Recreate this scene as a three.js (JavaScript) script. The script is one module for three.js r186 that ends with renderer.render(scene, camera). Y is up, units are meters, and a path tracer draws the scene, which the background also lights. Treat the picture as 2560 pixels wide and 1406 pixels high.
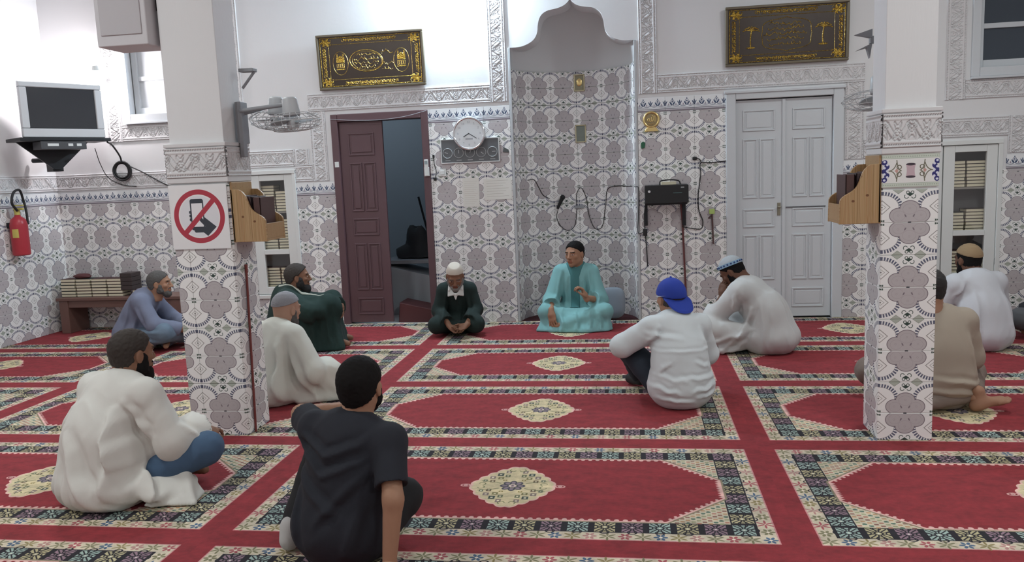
import * as THREE from 'three';
import { mergeGeometries, mergeVertices } from 'three/addons/utils/BufferGeometryUtils.js';
import { RoundedBoxGeometry } from 'three/addons/geometries/RoundedBoxGeometry.js';
import { ImprovedNoise } from 'three/addons/math/ImprovedNoise.js';
import { RectAreaLightUniformsLib } from 'three/addons/lights/RectAreaLightUniformsLib.js';

// ---------- camera, exposure, lights ----------
const scene = new THREE.Scene();
scene.background = new THREE.Color(0x05070a);
const camera = new THREE.PerspectiveCamera(38.03, 2560 / 1406, 0.05, 60);
camera.position.set(0.553, 1.488, 7.98);
camera.rotation.set(-0.1327, 0.1508, -0.0412, 'YXZ');
const renderer = new THREE.WebGLRenderer({ antialias: true });
renderer.toneMapping = THREE.LinearToneMapping;
renderer.toneMappingExposure = 1.0;
renderer.shadowMap.enabled = true;
RectAreaLightUniformsLib.init();
const LAMPS = {
  wallLeft: { color: 0xfdf6f8, power: 2.6 },     // bulb on the wall above the television
  wallTop: { color: 0xd6ecfa, power: 15 },      // bulb over the doors, just above the picture
  ceiling: { color: 0xf0f7f6, power: 7.0 },      // square ceiling panels
};

// ---------- helpers ----------
const V3 = (x, y, z) => new THREE.Vector3(x, y, z);
const used = new Map();
function numbered(n) { const k = used.get(n) || 0; used.set(n, k + 1); return k ? n + '_' + String(k).padStart(3, '0') : n; }
function norm(g) {
  let q = g.index ? g.toNonIndexed() : g.clone();
  if (!q.attributes.normal) q.computeVertexNormals();
  if (!q.attributes.uv) q.setAttribute('uv', new THREE.BufferAttribute(new Float32Array(q.attributes.position.count * 2), 2));
  for (const k of Object.keys(q.attributes)) if (!['position', 'normal', 'uv'].includes(k)) q.deleteAttribute(k);
  return q;
}
function merged(gs) { return Array.isArray(gs) ? (gs.length === 1 ? gs[0] : mergeGeometries(gs.map(norm))) : gs; }
function mesh(name, gs, mat, parent = scene) {
  const m = new THREE.Mesh(merged(gs), mat);
  m.name = parent === scene ? numbered(name) : name; m.castShadow = m.receiveShadow = true; parent.add(m); return m;
}
function tag(o, label, category, group) { o.userData.label = label; o.userData.category = category; if (group) o.userData.group = group; return o; }
function struct(name, gs, mat) { const m = mesh(name, gs, mat); m.userData.kind = 'structure'; return m; }
function structGroup(name) { const g = new THREE.Group(); g.name = numbered(name); g.userData.kind = 'structure'; scene.add(g); return g; }
function thing(name, label, category, p = [0, 0, 0], ry = 0, group) {
  const g = new THREE.Group(); g.name = numbered(name); g.position.set(...p); g.rotation.y = ry; scene.add(g); return tag(g, label, category, group);
}
function dup(o, p, ry, label, group) { const c = o.clone(); c.name = numbered(o.name.replace(/_\d\d\d$/, '')); c.userData = { ...o.userData }; scene.add(c); c.position.set(...p); if (ry !== undefined) c.rotation.y = ry; tag(c, label, o.userData.category, group || o.userData.group); return c; }
const bx = (w, h, d, x = 0, y = 0, z = 0, r = 0) => (r ? new RoundedBoxGeometry(w, h, d, 1, r) : new THREE.BoxGeometry(w, h, d)).translate(x, y, z);
// box from corner ranges
const br = (x0, x1, y0, y1, z0, z1, r = 0) => bx(x1 - x0, y1 - y0, z1 - z0, (x0 + x1) / 2, (y0 + y1) / 2, (z0 + z1) / 2, r);
const cyl = (r0, r1, h, x = 0, y = 0, z = 0, n = 20) => new THREE.CylinderGeometry(r0, r1, h, n).translate(x, y, z);
function tube(pts, r, n = 40, k = 7) { return new THREE.TubeGeometry(new THREE.CatmullRomCurve3(pts.map((p) => V3(...p))), n, r, k); }
function rod(a, b, r, k = 10) { const A = V3(...a), B = V3(...b), d = B.clone().sub(A), g = new THREE.CylinderGeometry(r, r, d.length(), k); g.applyQuaternion(new THREE.Quaternion().setFromUnitVectors(V3(0, 1, 0), d.clone().normalize())); return g.translate((A.x + B.x) / 2, (A.y + B.y) / 2, (A.z + B.z) / 2); }
function prism(pts, depth, bevel = 0) { const s = new THREE.Shape(pts.map((p) => new THREE.Vector2(p[0], p[1]))); return new THREE.ExtrudeGeometry(s, { depth, bevelEnabled: bevel > 0, bevelSize: bevel, bevelThickness: bevel, bevelSegments: 1, curveSegments: 16 }); }
const std = (color, roughness = 0.7, o = {}) => new THREE.MeshStandardMaterial({ color, roughness, ...o });
const lin = (r, g, b) => new THREE.Color().setRGB(r, g, b);
let seed = 7; const rnd = () => { seed = (seed * 1664525 + 1013904223) >>> 0; return seed / 4294967296; };
const rr = (a, b) => a + (b - a) * rnd();
const noise = new ImprovedNoise();
function canvas(w, h) { const c = document.createElement('canvas'); c.width = w; c.height = h; return [c, c.getContext('2d')]; }
function ctex(c, srgb = true, rep) { const t = new THREE.CanvasTexture(c); if (srgb) t.colorSpace = THREE.SRGBColorSpace; t.wrapS = t.wrapT = THREE.RepeatWrapping; t.anisotropy = 8; if (rep) t.repeat.set(...rep); return t; }
function grain(w, h, lo, hi, fx, fy, seedz = 0, oct = 2) { // grey noise for bump and roughness
  const d = new Uint8Array(w * h * 4);
  for (let j = 0; j < h; j++) for (let i = 0; i < w; i++) {
    let v = 0, a = 1, t = 0; for (let o = 0; o < oct; o++) { v += a * noise.noise(i * fx * (1 << o), j * fy * (1 << o), seedz + o * 7.3); t += a; a *= 0.55; }
    const g = Math.max(0, Math.min(255, (lo + hi) / 2 + (hi - lo) * 0.75 * v / t)); const k = (j * w + i) * 4; d[k] = d[k + 1] = d[k + 2] = g; d[k + 3] = 255;
  }
  const t = new THREE.DataTexture(d, w, h); t.wrapS = t.wrapT = THREE.RepeatWrapping; t.magFilter = THREE.LinearFilter; t.needsUpdate = true; return t;
}
const ORD = ['bottom', 'second', 'third', 'fourth', 'fifth', 'sixth', 'seventh', 'eighth', 'ninth', 'tenth'];

// ---------- shared materials ----------
const fabricBump = grain(256, 256, 90, 165, 0.9, 0.9, 3);
const plasterBump = grain(512, 512, 90, 165, 0.05, 0.05, 1, 4); plasterBump.repeat.set(1, 1);
const MAT = {
  plaster: std(lin(0.76, 0.76, 0.77), 0.75, { bumpMap: plasterBump, bumpScale: 0.0015 }),
  stucco: std(lin(0.70, 0.69, 0.70), 0.7),
  grout: std(lin(0.6, 0.6, 0.6), 0.9),
  whitePaint: std(lin(0.62, 0.65, 0.68), 0.42),
  whiteGloss: std(lin(0.74, 0.76, 0.75), 0.3),
  brownPaint: std(lin(0.12, 0.066, 0.076), 0.45),
  pine: null,
  black: std(lin(0.012, 0.013, 0.015), 0.45),
  blackMetal: std(lin(0.02, 0.021, 0.024), 0.4, { metalness: 0.4 }),
  chrome: std(lin(0.75, 0.76, 0.78), 0.14, { metalness: 1 }),
  gold: std(lin(0.78, 0.6, 0.27), 0.26, { metalness: 1 }),
  glass: new THREE.MeshPhysicalMaterial({ color: 0xffffff, roughness: 0.03, transmission: 1, thickness: 0, ior: 1.45 }),
  cream: std(lin(0.78, 0.72, 0.54), 0.8),
  bookCover: [std(lin(0.05, 0.035, 0.03), 0.6), std(lin(0.035, 0.045, 0.04), 0.6), std(lin(0.07, 0.03, 0.03), 0.6)],
  rubber: std(lin(0.015, 0.015, 0.016), 0.6),
  maroon: std(lin(0.1, 0.028, 0.03), 0.6),
};
{ // pine boards: grain along the length
  const [c, g] = canvas(256, 512); g.fillStyle = '#b3946c'; g.fillRect(0, 0, 256, 512);
  for (let i = 0; i < 150; i++) { const x = rr(0, 256); g.strokeStyle = `rgba(${120 + rr(-20, 30) | 0},${80 + rr(-15, 20) | 0},${42 + rr(-10, 10) | 0},${rr(0.08, 0.3)})`; g.lineWidth = rr(0.6, 2.4); g.beginPath(); g.moveTo(x, 0); g.bezierCurveTo(x + rr(-9, 9), 170, x + rr(-9, 9), 340, x + rr(-5, 5), 512); g.stroke(); }
  for (let i = 0; i < 4; i++) { const x = rr(30, 220), y = rr(30, 480); g.fillStyle = 'rgba(92,52,26,0.75)'; g.beginPath(); g.ellipse(x, y, 6, 10, 0, 0, 7); g.fill(); }
  MAT.pine = std(0xffffff, 0.5, { map: ctex(c, true, [3, 3]) });
}
// ---------- printed and glazed surfaces ----------
const CW = 0.27, CH = 0.335;                                        // repeat of the wall tile: one flower
const tileTex = (() => {
  const W = 540, H = 670, [c, g] = canvas(W, H);
  g.fillStyle = '#f0f0ef'; g.fillRect(0, 0, W, H);
  g.translate(W / 2, H / 2);
  for (const sy of [-1, 1]) {
    g.save(); g.scale(1, sy);                                        // drawn for the half with y > 0
    for (const sx of [-1, 1]) {
      g.save(); g.scale(sx, 1);
      // curved white cartouche between the flowers with its dashed rim
      g.save(); g.beginPath(); g.rect(0, 0, W / 2, H / 2); g.clip();
      g.strokeStyle = '#666a7e'; g.lineWidth = 42; g.setLineDash([16, 12]);
      g.beginPath(); g.ellipse(W / 2, 0.24 * H, 0.335 * W, 0.205 * H, 0, Math.PI * 0.5, Math.PI * 1.12); g.stroke(); g.setLineDash([]);
      g.fillStyle = '#f4f3f2'; g.beginPath(); g.ellipse(W / 2, 0.235 * H, 0.29 * W, 0.185 * H, 0, 0, 7); g.fill();
      g.strokeStyle = '#a9a4a6'; g.lineWidth = 4; g.beginPath(); g.ellipse(W / 2, 0.24 * H, 0.30 * W, 0.18 * H, 0, Math.PI * 0.5, Math.PI * 1.1); g.stroke();
      g.strokeStyle = '#9c9896'; g.lineWidth = 7; g.beginPath(); g.moveTo(W / 2, 0.13 * H); g.lineTo(0.355 * W, 0.235 * H); g.lineTo(W / 2, 0.34 * H); g.stroke();
      g.lineWidth = 4; g.beginPath(); g.moveTo(W / 2, 0.19 * H); g.lineTo(0.43 * W, 0.235 * H); g.lineTo(W / 2, 0.28 * H); g.stroke();
      g.fillStyle = '#8c8a86'; g.beginPath(); g.arc(W / 2, 0.235 * H, 8, 0, 7); g.fill();
      g.fillStyle = '#53625a'; g.fillRect(W / 2 - 26, 7, 15, 20); g.fillRect(W / 2 - 8, 10, 8, 15);
      // corner lozenge between the repeats
      g.fillStyle = '#b4bab0'; g.beginPath(); g.moveTo(0.1 * W, H / 2); g.lineTo(0.21 * W, 0.435 * H); g.lineTo(0.31 * W, H / 2); g.fill();
      g.strokeStyle = '#80887e'; g.lineWidth = 3; g.stroke();
      g.restore(); g.restore();
    }
    // palmette on the joint
    g.fillStyle = '#3f4f4a'; g.beginPath(); g.moveTo(0, 0.395 * H); g.lineTo(-34, 0.43 * H); g.lineTo(0, 0.457 * H); g.lineTo(34, 0.43 * H); g.fill();
    g.strokeStyle = '#4b5a54'; g.lineWidth = 7;
    for (const sx of [-1, 1]) { g.beginPath(); g.arc(sx * 34, 0.395 * H, 20, sx > 0 ? 3.4 : -0.3, sx > 0 ? 7.2 : -4.0, sx < 0); g.stroke(); g.beginPath(); g.arc(sx * 22, 0.455 * H, 14, 0, 7); g.stroke(); }
    g.restore();
  }
  // eight-lobed flower: rims first, then the fill over them
  const lobes = [[0, -0.215, 0.17, 0.108], [0, 0.215, 0.17, 0.108], [-0.205, -0.105, 0.15, 0.107], [0.205, -0.105, 0.15, 0.107], [-0.205, 0.105, 0.15, 0.107], [0.205, 0.105, 0.15, 0.107], [0, 0, 0.25, 0.225]];
  g.strokeStyle = '#847a80'; g.lineWidth = 15; for (const [x, y, rx, ry] of lobes) { g.beginPath(); g.ellipse(x * W, y * H, rx * W, ry * H, 0, 0, 7); g.stroke(); }
  g.fillStyle = '#beb8ba'; for (const [x, y, rx, ry] of lobes) { g.beginPath(); g.ellipse(x * W, y * H, rx * W, ry * H, 0, 0, 7); g.fill(); }
  g.strokeStyle = '#b2a9ad'; g.lineWidth = 4;
  for (const [x, y, rx, ry] of lobes.slice(0, 6)) { g.beginPath(); g.ellipse(x * W * 0.93, y * H * 0.93, rx * W * 0.72, ry * H * 0.72, 0, 0, 7); g.stroke(); g.beginPath(); g.arc(x * W, y * H, 9, 0, 7); g.stroke(); }
  for (const sy of [-1, 1]) for (const sx of [-1, 1]) { g.fillStyle = '#857b82'; g.save(); g.translate(sx * 0.075 * W, sy * 0.1 * H); g.rotate(-sx * sy * 0.5); g.beginPath(); g.ellipse(0, 0, 7, 17, 0, 0, 7); g.fill(); g.restore(); }
  g.fillStyle = '#efeeed'; g.fillRect(-0.34 * W, -3, 0.68 * W, 6);
  g.fillStyle = '#4a4a50'; g.fillRect(-16, -5, 32, 10);
  return ctex(c);
})();
const tileMat = new THREE.MeshPhysicalMaterial({ map: tileTex, roughness: 0.24, specularIntensity: 0.6 });
const friezeTex = (() => {
  const [c, g] = canvas(540, 260); g.fillStyle = '#eceef0'; g.fillRect(0, 0, 540, 260);
  for (let k = 0; k < 5; k++) { // crowns and palmettes over a swag line
    const x = k * 135, big = k % 2;
    g.fillStyle = '#3f4f6c'; g.strokeStyle = '#3f4f6c'; g.lineWidth = 7;
    if (big) { g.beginPath(); g.arc(x, 84, 30, 0, 7); g.stroke(); g.beginPath(); g.arc(x, 84, 14, 0, 7); g.fill(); for (const s of [-1, 1]) { g.beginPath(); g.ellipse(x + s * 34, 120, 11, 34, s * 0.5, 0, 7); g.fill(); g.beginPath(); g.ellipse(x + s * 14, 140, 9, 22, s * 0.2, 0, 7); g.fill(); } g.beginPath(); g.ellipse(x, 40, 8, 18, 0, 0, 7); g.fill(); }
    else { for (const s of [-1, 0, 1]) { g.beginPath(); g.ellipse(x + s * 22, 112 - (s ? 0 : 16), 9, 36, s * 0.45, 0, 7); g.fill(); } g.beginPath(); g.arc(x, 148, 15, 0, 7); g.fill(); }
    g.strokeStyle = '#6d7287'; g.lineWidth = 9; g.beginPath(); g.moveTo(x - 4, 150); g.quadraticCurveTo(x + 67, 200, x + 139, 150); g.stroke(); g.lineWidth = 5; g.beginPath(); g.moveTo(x + 18, 140); g.quadraticCurveTo(x + 67, 172, x + 117, 140); g.stroke(); g.fillStyle = '#8b7f8e'; g.beginPath(); g.ellipse(x + 67, 142, 8, 22, 0, 0, 7); g.fill();
  }
  g.fillStyle = '#aeb0ba'; g.fillRect(0, 186, 540, 12); g.fillStyle = '#53505c'; g.fillRect(0, 212, 540, 12); g.fillStyle = '#8f8790'; g.fillRect(0, 234, 540, 26);
  return ctex(c);
})();
const friezeMat = new THREE.MeshPhysicalMaterial({ map: friezeTex, roughness: 0.26, specularIntensity: 0.6 });
const carpetTex = (() => {
  const W = 2048, H = 1047, K = W / 2.4455, [c, g] = canvas(W, H);
  const red = '#882a31';
  g.fillStyle = red; g.fillRect(0, 0, W, H);
  g.scale(K, K); g.translate(0.0765, 0.073);
  const PW = 2.2926, PD = 1.1043;
  g.fillStyle = '#cdc0aa'; g.fillRect(0, 0, PW, PD);
  g.strokeStyle = '#c98d8d'; g.lineWidth = 0.006; g.strokeRect(0.003, 0.003, PW - 0.006, PD - 0.006);
  // cream strip with stars
  const star = (x, y, col, s, kind) => {
    g.save(); g.translate(x, y); g.fillStyle = col;
    if (kind) { for (let i = 0; i < 6; i++) { g.rotate(Math.PI / 3); g.beginPath(); g.ellipse(0.017 * s, 0, 0.011 * s, 0.0062 * s, 0, 0, 7); g.fill(); } g.fillStyle = '#e6d8c8'; g.beginPath(); g.arc(0, 0, 0.006 * s, 0, 7); g.fill(); } else {
      for (const a of [0.5, -0.5, 2.64, 3.64, 1.57, 4.71]) { g.save(); g.rotate(a); g.beginPath(); g.ellipse(0.02 * s, 0, 0.017 * s, 0.0045 * s, 0, 0, 7); g.fill(); g.restore(); }
    } g.restore();
  };
  const sc = ['#7e7a5c', '#a5555b', '#7e7a5c', '#49617d', '#8c7f55', '#b0827c'];
  const nx = 32, nz = 15;
  for (let i = 0; i < nx; i++) for (const y of [0.035, PD - 0.035]) star(0.035 + (PW - 0.07) * i / (nx - 1), y, sc[(i + (y > 0.5 ? 2 : 0)) % 6], 1.05, i % 2);
  for (let i = 1; i < nz - 1; i++) for (const x of [0.035, PW - 0.035]) star(x, 0.035 + (PD - 0.07) * i / (nz - 1), sc[(i + 1) % 6], 1.05, i % 2);
  // dark strip with coloured squares
  g.fillStyle = '#201d24'; g.fillRect(0.07, 0.07, PW - 0.14, PD - 0.14);
  const sq = (x, y, w, h, k) => {
    const col = ['#8f7480', '#9aaea6', '#b5ab86'][((k % 3) + 3) % 3];
    g.save(); g.translate(x, y); g.fillStyle = col; g.fillRect(-0.46 * w, -0.46 * h, 0.92 * w, 0.92 * h);
    g.strokeStyle = '#221f26'; g.lineWidth = 0.0055;
    for (let i = 0; i < 12; i++) { const a = (i + 0.5) * Math.PI / 6; g.beginPath(); g.moveTo(Math.cos(a) * 0.12 * w, Math.sin(a) * 0.12 * h); g.lineTo(Math.cos(a) * 0.6 * w, Math.sin(a) * 0.6 * h); g.stroke(); }
    for (const s of [-1, 1]) { g.beginPath(); g.ellipse(0, s * 0.47 * h, 0.2 * w, 0.16 * h, 0, 0, 7); g.stroke(); g.beginPath(); g.ellipse(s * 0.47 * w, 0, 0.16 * w, 0.17 * h, 0, 0, 7); g.stroke(); }
    g.beginPath(); g.ellipse(0, 0, 0.17 * w, 0.15 * h, 0, 0, 7); g.stroke();
    g.fillStyle = '#d6d2c6'; g.beginPath(); g.arc(0, 0, 0.05 * w, 0, 7); g.fill(); g.restore();
  };
  const px = 0.1132, N = 19, M = 9, pz = 0.9643 / M;
  for (let i = 0; i < N; i++) { const x = 0.07 + (PW - 0.14) * (i + 0.5) / N; sq(x, 0.122, 0.094, 0.1, i); sq(x, PD - 0.122, 0.094, 0.1, i + 1); }
  for (let j = 1; j < M - 1; j++) { const y = 0.07 + (PD - 0.14) * (j + 0.5) / M; sq(0.122, y, 0.1, 0.093, j); sq(PW - 0.122, y, 0.1, 0.093, j + 1); }
  // corner fields: small checks
  const x0 = 0.174, x1 = PW - 0.174, y0 = 0.174, y1 = PD - 0.174;
  g.fillStyle = '#cbbfa8'; g.fillRect(x0, y0, x1 - x0, y1 - y0);
  const ck = ['#b07a68', '#9fa07c', '#5f7868', '#b98f6c', '#8a6258'];
  for (let i = 0; i < 14; i++) for (let j = 0; j < 26; j++) for (const s of [0, 1]) {
    const x = s ? x1 - 0.012 - i * 0.023 : x0 + 0.012 + i * 0.023, y = y0 + 0.008 + j * 0.029; const jj = Math.min(j, 25 - j);
    g.fillStyle = ck[(i + jj) % 5]; g.fillRect(x - 0.009, y + (i % 2) * 0.0145, 0.018, 0.0125); g.fillStyle = '#4b5a50'; if ((i + jj) % 5 === 2) g.fillRect(x - 0.005, y + 0.011, 0.01, 0.004);
  }
  const oct = (d) => { g.beginPath(); const X0 = 0.178 - d, X1 = PW - 0.178 + d, Y0 = 0.185 - d, Y1 = PD - 0.185 + d, cx = 0.262, cy = 0.262;
    g.moveTo(X0 + cx, Y0); g.lineTo(X1 - cx, Y0); g.lineTo(X1, Y0 + cy); g.lineTo(X1, Y1 - cy); g.lineTo(X1 - cx, Y1); g.lineTo(X0 + cx, Y1); g.lineTo(X0, Y1 - cy); g.lineTo(X0, Y0 + cy); g.closePath(); };
  oct(0.004); g.strokeStyle = '#8a7f68'; g.lineWidth = 0.03; g.stroke(); g.strokeStyle = '#dcb0a8'; g.lineWidth = 0.012; g.stroke();
  oct(0); g.fillStyle = red; g.fill();
  // scalloped edge
  g.fillStyle = '#dbb2aa';
  for (let i = 0; i < 38; i++) { const x = 0.46 + i * (PW - 0.92) / 37; for (const [y, s] of [[0.185, 1], [PD - 0.185, -1]]) { g.beginPath(); g.ellipse(x, y + s * 0.004, 0.011, 0.012, 0, 0, 7); g.fill(); } }
  for (let j = 0; j < 10; j++) { const y = 0.46 + j * (PD - 0.92) / 9; for (const [x, s] of [[0.178, 1], [PW - 0.178, -1]]) { g.beginPath(); g.moveTo(x, y - 0.011); g.lineTo(x + s * 0.018, y); g.lineTo(x, y + 0.011); g.fill(); } }
  for (let i = 1; i < 11; i++) for (const [sx, sy] of [[1, 1], [-1, 1], [1, -1], [-1, -1]]) { const t = i / 11; const x = PW / 2 + sx * (PW / 2 - 0.178 - 0.262 * (1 - t)), y = PD / 2 + sy * (PD / 2 - 0.185 - 0.262 * t); g.beginPath(); g.arc(x - sx * 0.004, y - sy * 0.004, 0.008, 0, 7); g.fill(); }
  // medallion
  g.save(); g.translate(PW / 2, PD / 2);
  const med = (rx, ry, n, amp) => { g.beginPath(); for (let i = 0; i <= 240; i++) { const a = i / 240 * Math.PI * 2, w = 1 + amp * Math.abs(Math.sin(a * n / 2)) - amp, p = Math.pow(Math.pow(Math.abs(Math.cos(a)), 1.42) + Math.pow(Math.abs(Math.sin(a)), 1.42), -1 / 1.42); g.lineTo(Math.cos(a) * rx * w * p, Math.sin(a) * ry * w * p); } g.closePath(); };
  for (const s of [-1, 1]) { g.strokeStyle = '#d8aaa4'; g.lineWidth = 0.008; g.beginPath(); g.ellipse(s * 0.228, 0, 0.022, 0.014, 0, 0, 7); g.stroke(); g.beginPath(); g.arc(s * 0.228, 0, 0.006, 0, 7); g.stroke(); }
  g.fillStyle = '#dcb6aa'; med(0.215, 0.262, 20, 0.06); g.fill(); g.fillStyle = '#cfc09b'; med(0.203, 0.249, 20, 0.06); g.fill();
  for (const [sx, sy] of [[1, 1], [-1, 1], [1, -1], [-1, -1]]) { g.save(); g.scale(sx, sy);
    for (const [x, y, w, h, col] of [[0.042, 0.178, 0.026, 0.034, '#84736e'], [0.078, 0.142, 0.03, 0.034, '#434e48'], [0.112, 0.103, 0.028, 0.034, '#84736e'], [0.07, 0.095, 0.028, 0.028, '#7e774f'], [0.04, 0.126, 0.024, 0.032, '#6a6d52'], [0.106, 0.055, 0.024, 0.03, '#6b5844'], [0.046, 0.07, 0.02, 0.016, '#8a7a45'], [0.142, 0.062, 0.02, 0.026, '#5d6656']]) { g.fillStyle = col; g.fillRect(x - w / 2, y - h / 2, w, h); g.fillStyle = '#d9d0b4'; g.fillRect(x - w / 5, y - h / 5, w / 2.5, h / 2.5); }
    g.strokeStyle = '#6f7450'; g.lineWidth = 0.005; g.beginPath(); g.arc(0.15, 0.02, 0.016, 0.2, 4.4); g.stroke(); g.beginPath(); g.arc(0.025, 0.2, 0.015, 3.2, 7.3); g.stroke(); g.beginPath(); g.moveTo(0.06, 0.03); g.quadraticCurveTo(0.1, 0.05, 0.16, 0.06); g.stroke(); g.restore(); }
  for (let i = 0; i < 8; i++) { g.save(); g.rotate(i * Math.PI / 4); g.fillStyle = '#4b4a52'; g.beginPath(); g.ellipse(0.04, 0, 0.022, 0.017, 0, 0, 7); g.fill(); g.fillStyle = '#8d7d86'; g.beginPath(); g.ellipse(0.038, 0, 0.014, 0.01, 0, 0, 7); g.fill(); g.restore(); }
  g.fillStyle = '#d9c3bf'; g.beginPath(); g.arc(0, 0, 0.016, 0, 7); g.fill(); g.fillStyle = '#5c4a54'; g.beginPath(); g.arc(0, 0, 0.008, 0, 7); g.fill(); g.restore();
  // pile mottling: patches of brushed and dirty wool
  g.setTransform(1, 0, 0, 1, 0, 0); const im = g.getImageData(0, 0, W, H), d = im.data;
  for (let j = 0; j < H; j++) for (let i = 0; i < W; i++) { const k = (j * W + i) * 4; const n = 1 + 0.12 * noise.noise(i * 0.012, j * 0.02, 4) + 0.09 * noise.noise(i * 0.045, j * 0.06, 9) + 0.13 * (rnd() - 0.5); d[k] *= n; d[k + 1] *= n; d[k + 2] *= n; }
  g.putImageData(im, 0, 0);
  return ctex(c);
})();
const carpetBump = grain(256, 256, 60, 200, 0.7, 0.7, 8); carpetBump.repeat.set(9, 5);

// ---------- tile pieces ----------
const tileCache = new Map();
function tileGeo(w, h, u0, u1, v0, v1, t = 0.008) {
  const key = [w, h, u0, u1, v0, v1].map((n) => n.toFixed(4)).join();
  if (tileCache.has(key)) return tileCache.get(key);
  const c = 0.0018, P = [], U = [], I = [];
  const ring = (i, z) => { for (const [x, y] of [[0, 0], [1, 0], [1, 1], [0, 1]]) { P.push(x ? w - i : i, y ? h - i : i, z); U.push(u0 + (u1 - u0) * (x ? 1 - i / w : i / w), v0 + (v1 - v0) * (y ? 1 - i / h : i / h)); } };
  ring(0, 0); ring(0, t - c); ring(c, t);
  for (const b of [0, 4]) for (let i = 0; i < 4; i++) { const j = (i + 1) % 4; I.push(b + i, b + j, b + 4 + j, b + i, b + 4 + j, b + 4 + i); }
  I.push(8, 9, 10, 8, 10, 11);
  const g = new THREE.BufferGeometry(); g.setAttribute('position', new THREE.Float32BufferAttribute(P, 3)); g.setAttribute('uv', new THREE.Float32BufferAttribute(U, 2)); g.setIndex(I);
  const n = g.toNonIndexed(); n.computeVertexNormals(); tileCache.set(key, n); return n;
}
// lay tiles on a vertical plane: local s runs along the plane, y up, n outward
function layTiles(parent, s0, s1, y0, y1, { colEdge, rowBase, rowH = CH / 2, mat = tileMat, at, name = 'wall_tile', frieze = false }) {
  const gap = 0.0015, cells = [];
  const cw = CW, i0 = Math.floor((s0 - colEdge) / cw + 1e-6), i1 = Math.ceil((s1 - colEdge) / cw - 1e-6);
  const j0 = frieze ? 0 : Math.floor((y0 - rowBase) / rowH + 1e-6), j1 = frieze ? 1 : Math.ceil((y1 - rowBase) / rowH - 1e-6);
  for (let i = i0; i < i1; i++) for (let j = j0; j < j1; j++) {
    const a = Math.max(s0, colEdge + i * cw), b = Math.min(s1, colEdge + (i + 1) * cw);
    const c = frieze ? y0 : Math.max(y0, rowBase + j * rowH), d = frieze ? y1 : Math.min(y1, rowBase + (j + 1) * rowH);
    if (b - a < 0.012 || d - c < 0.012) continue;
    const u0 = (a - colEdge - i * cw) / cw, u1 = (b - colEdge - i * cw) / cw;
    const v0 = frieze ? 0 : (c - rowBase - j * rowH) / CH + (j & 1) * 0.5, v1 = frieze ? 1 : (d - rowBase - j * rowH) / CH + (j & 1) * 0.5;
    const m = new THREE.Mesh(tileGeo(b - a - gap, d - c - gap, u0, u1, v0, v1), mat);
    m.name = name; m.castShadow = m.receiveShadow = true; at(m, a + gap / 2, c + gap / 2); parent.add(m);
  }
}

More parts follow.
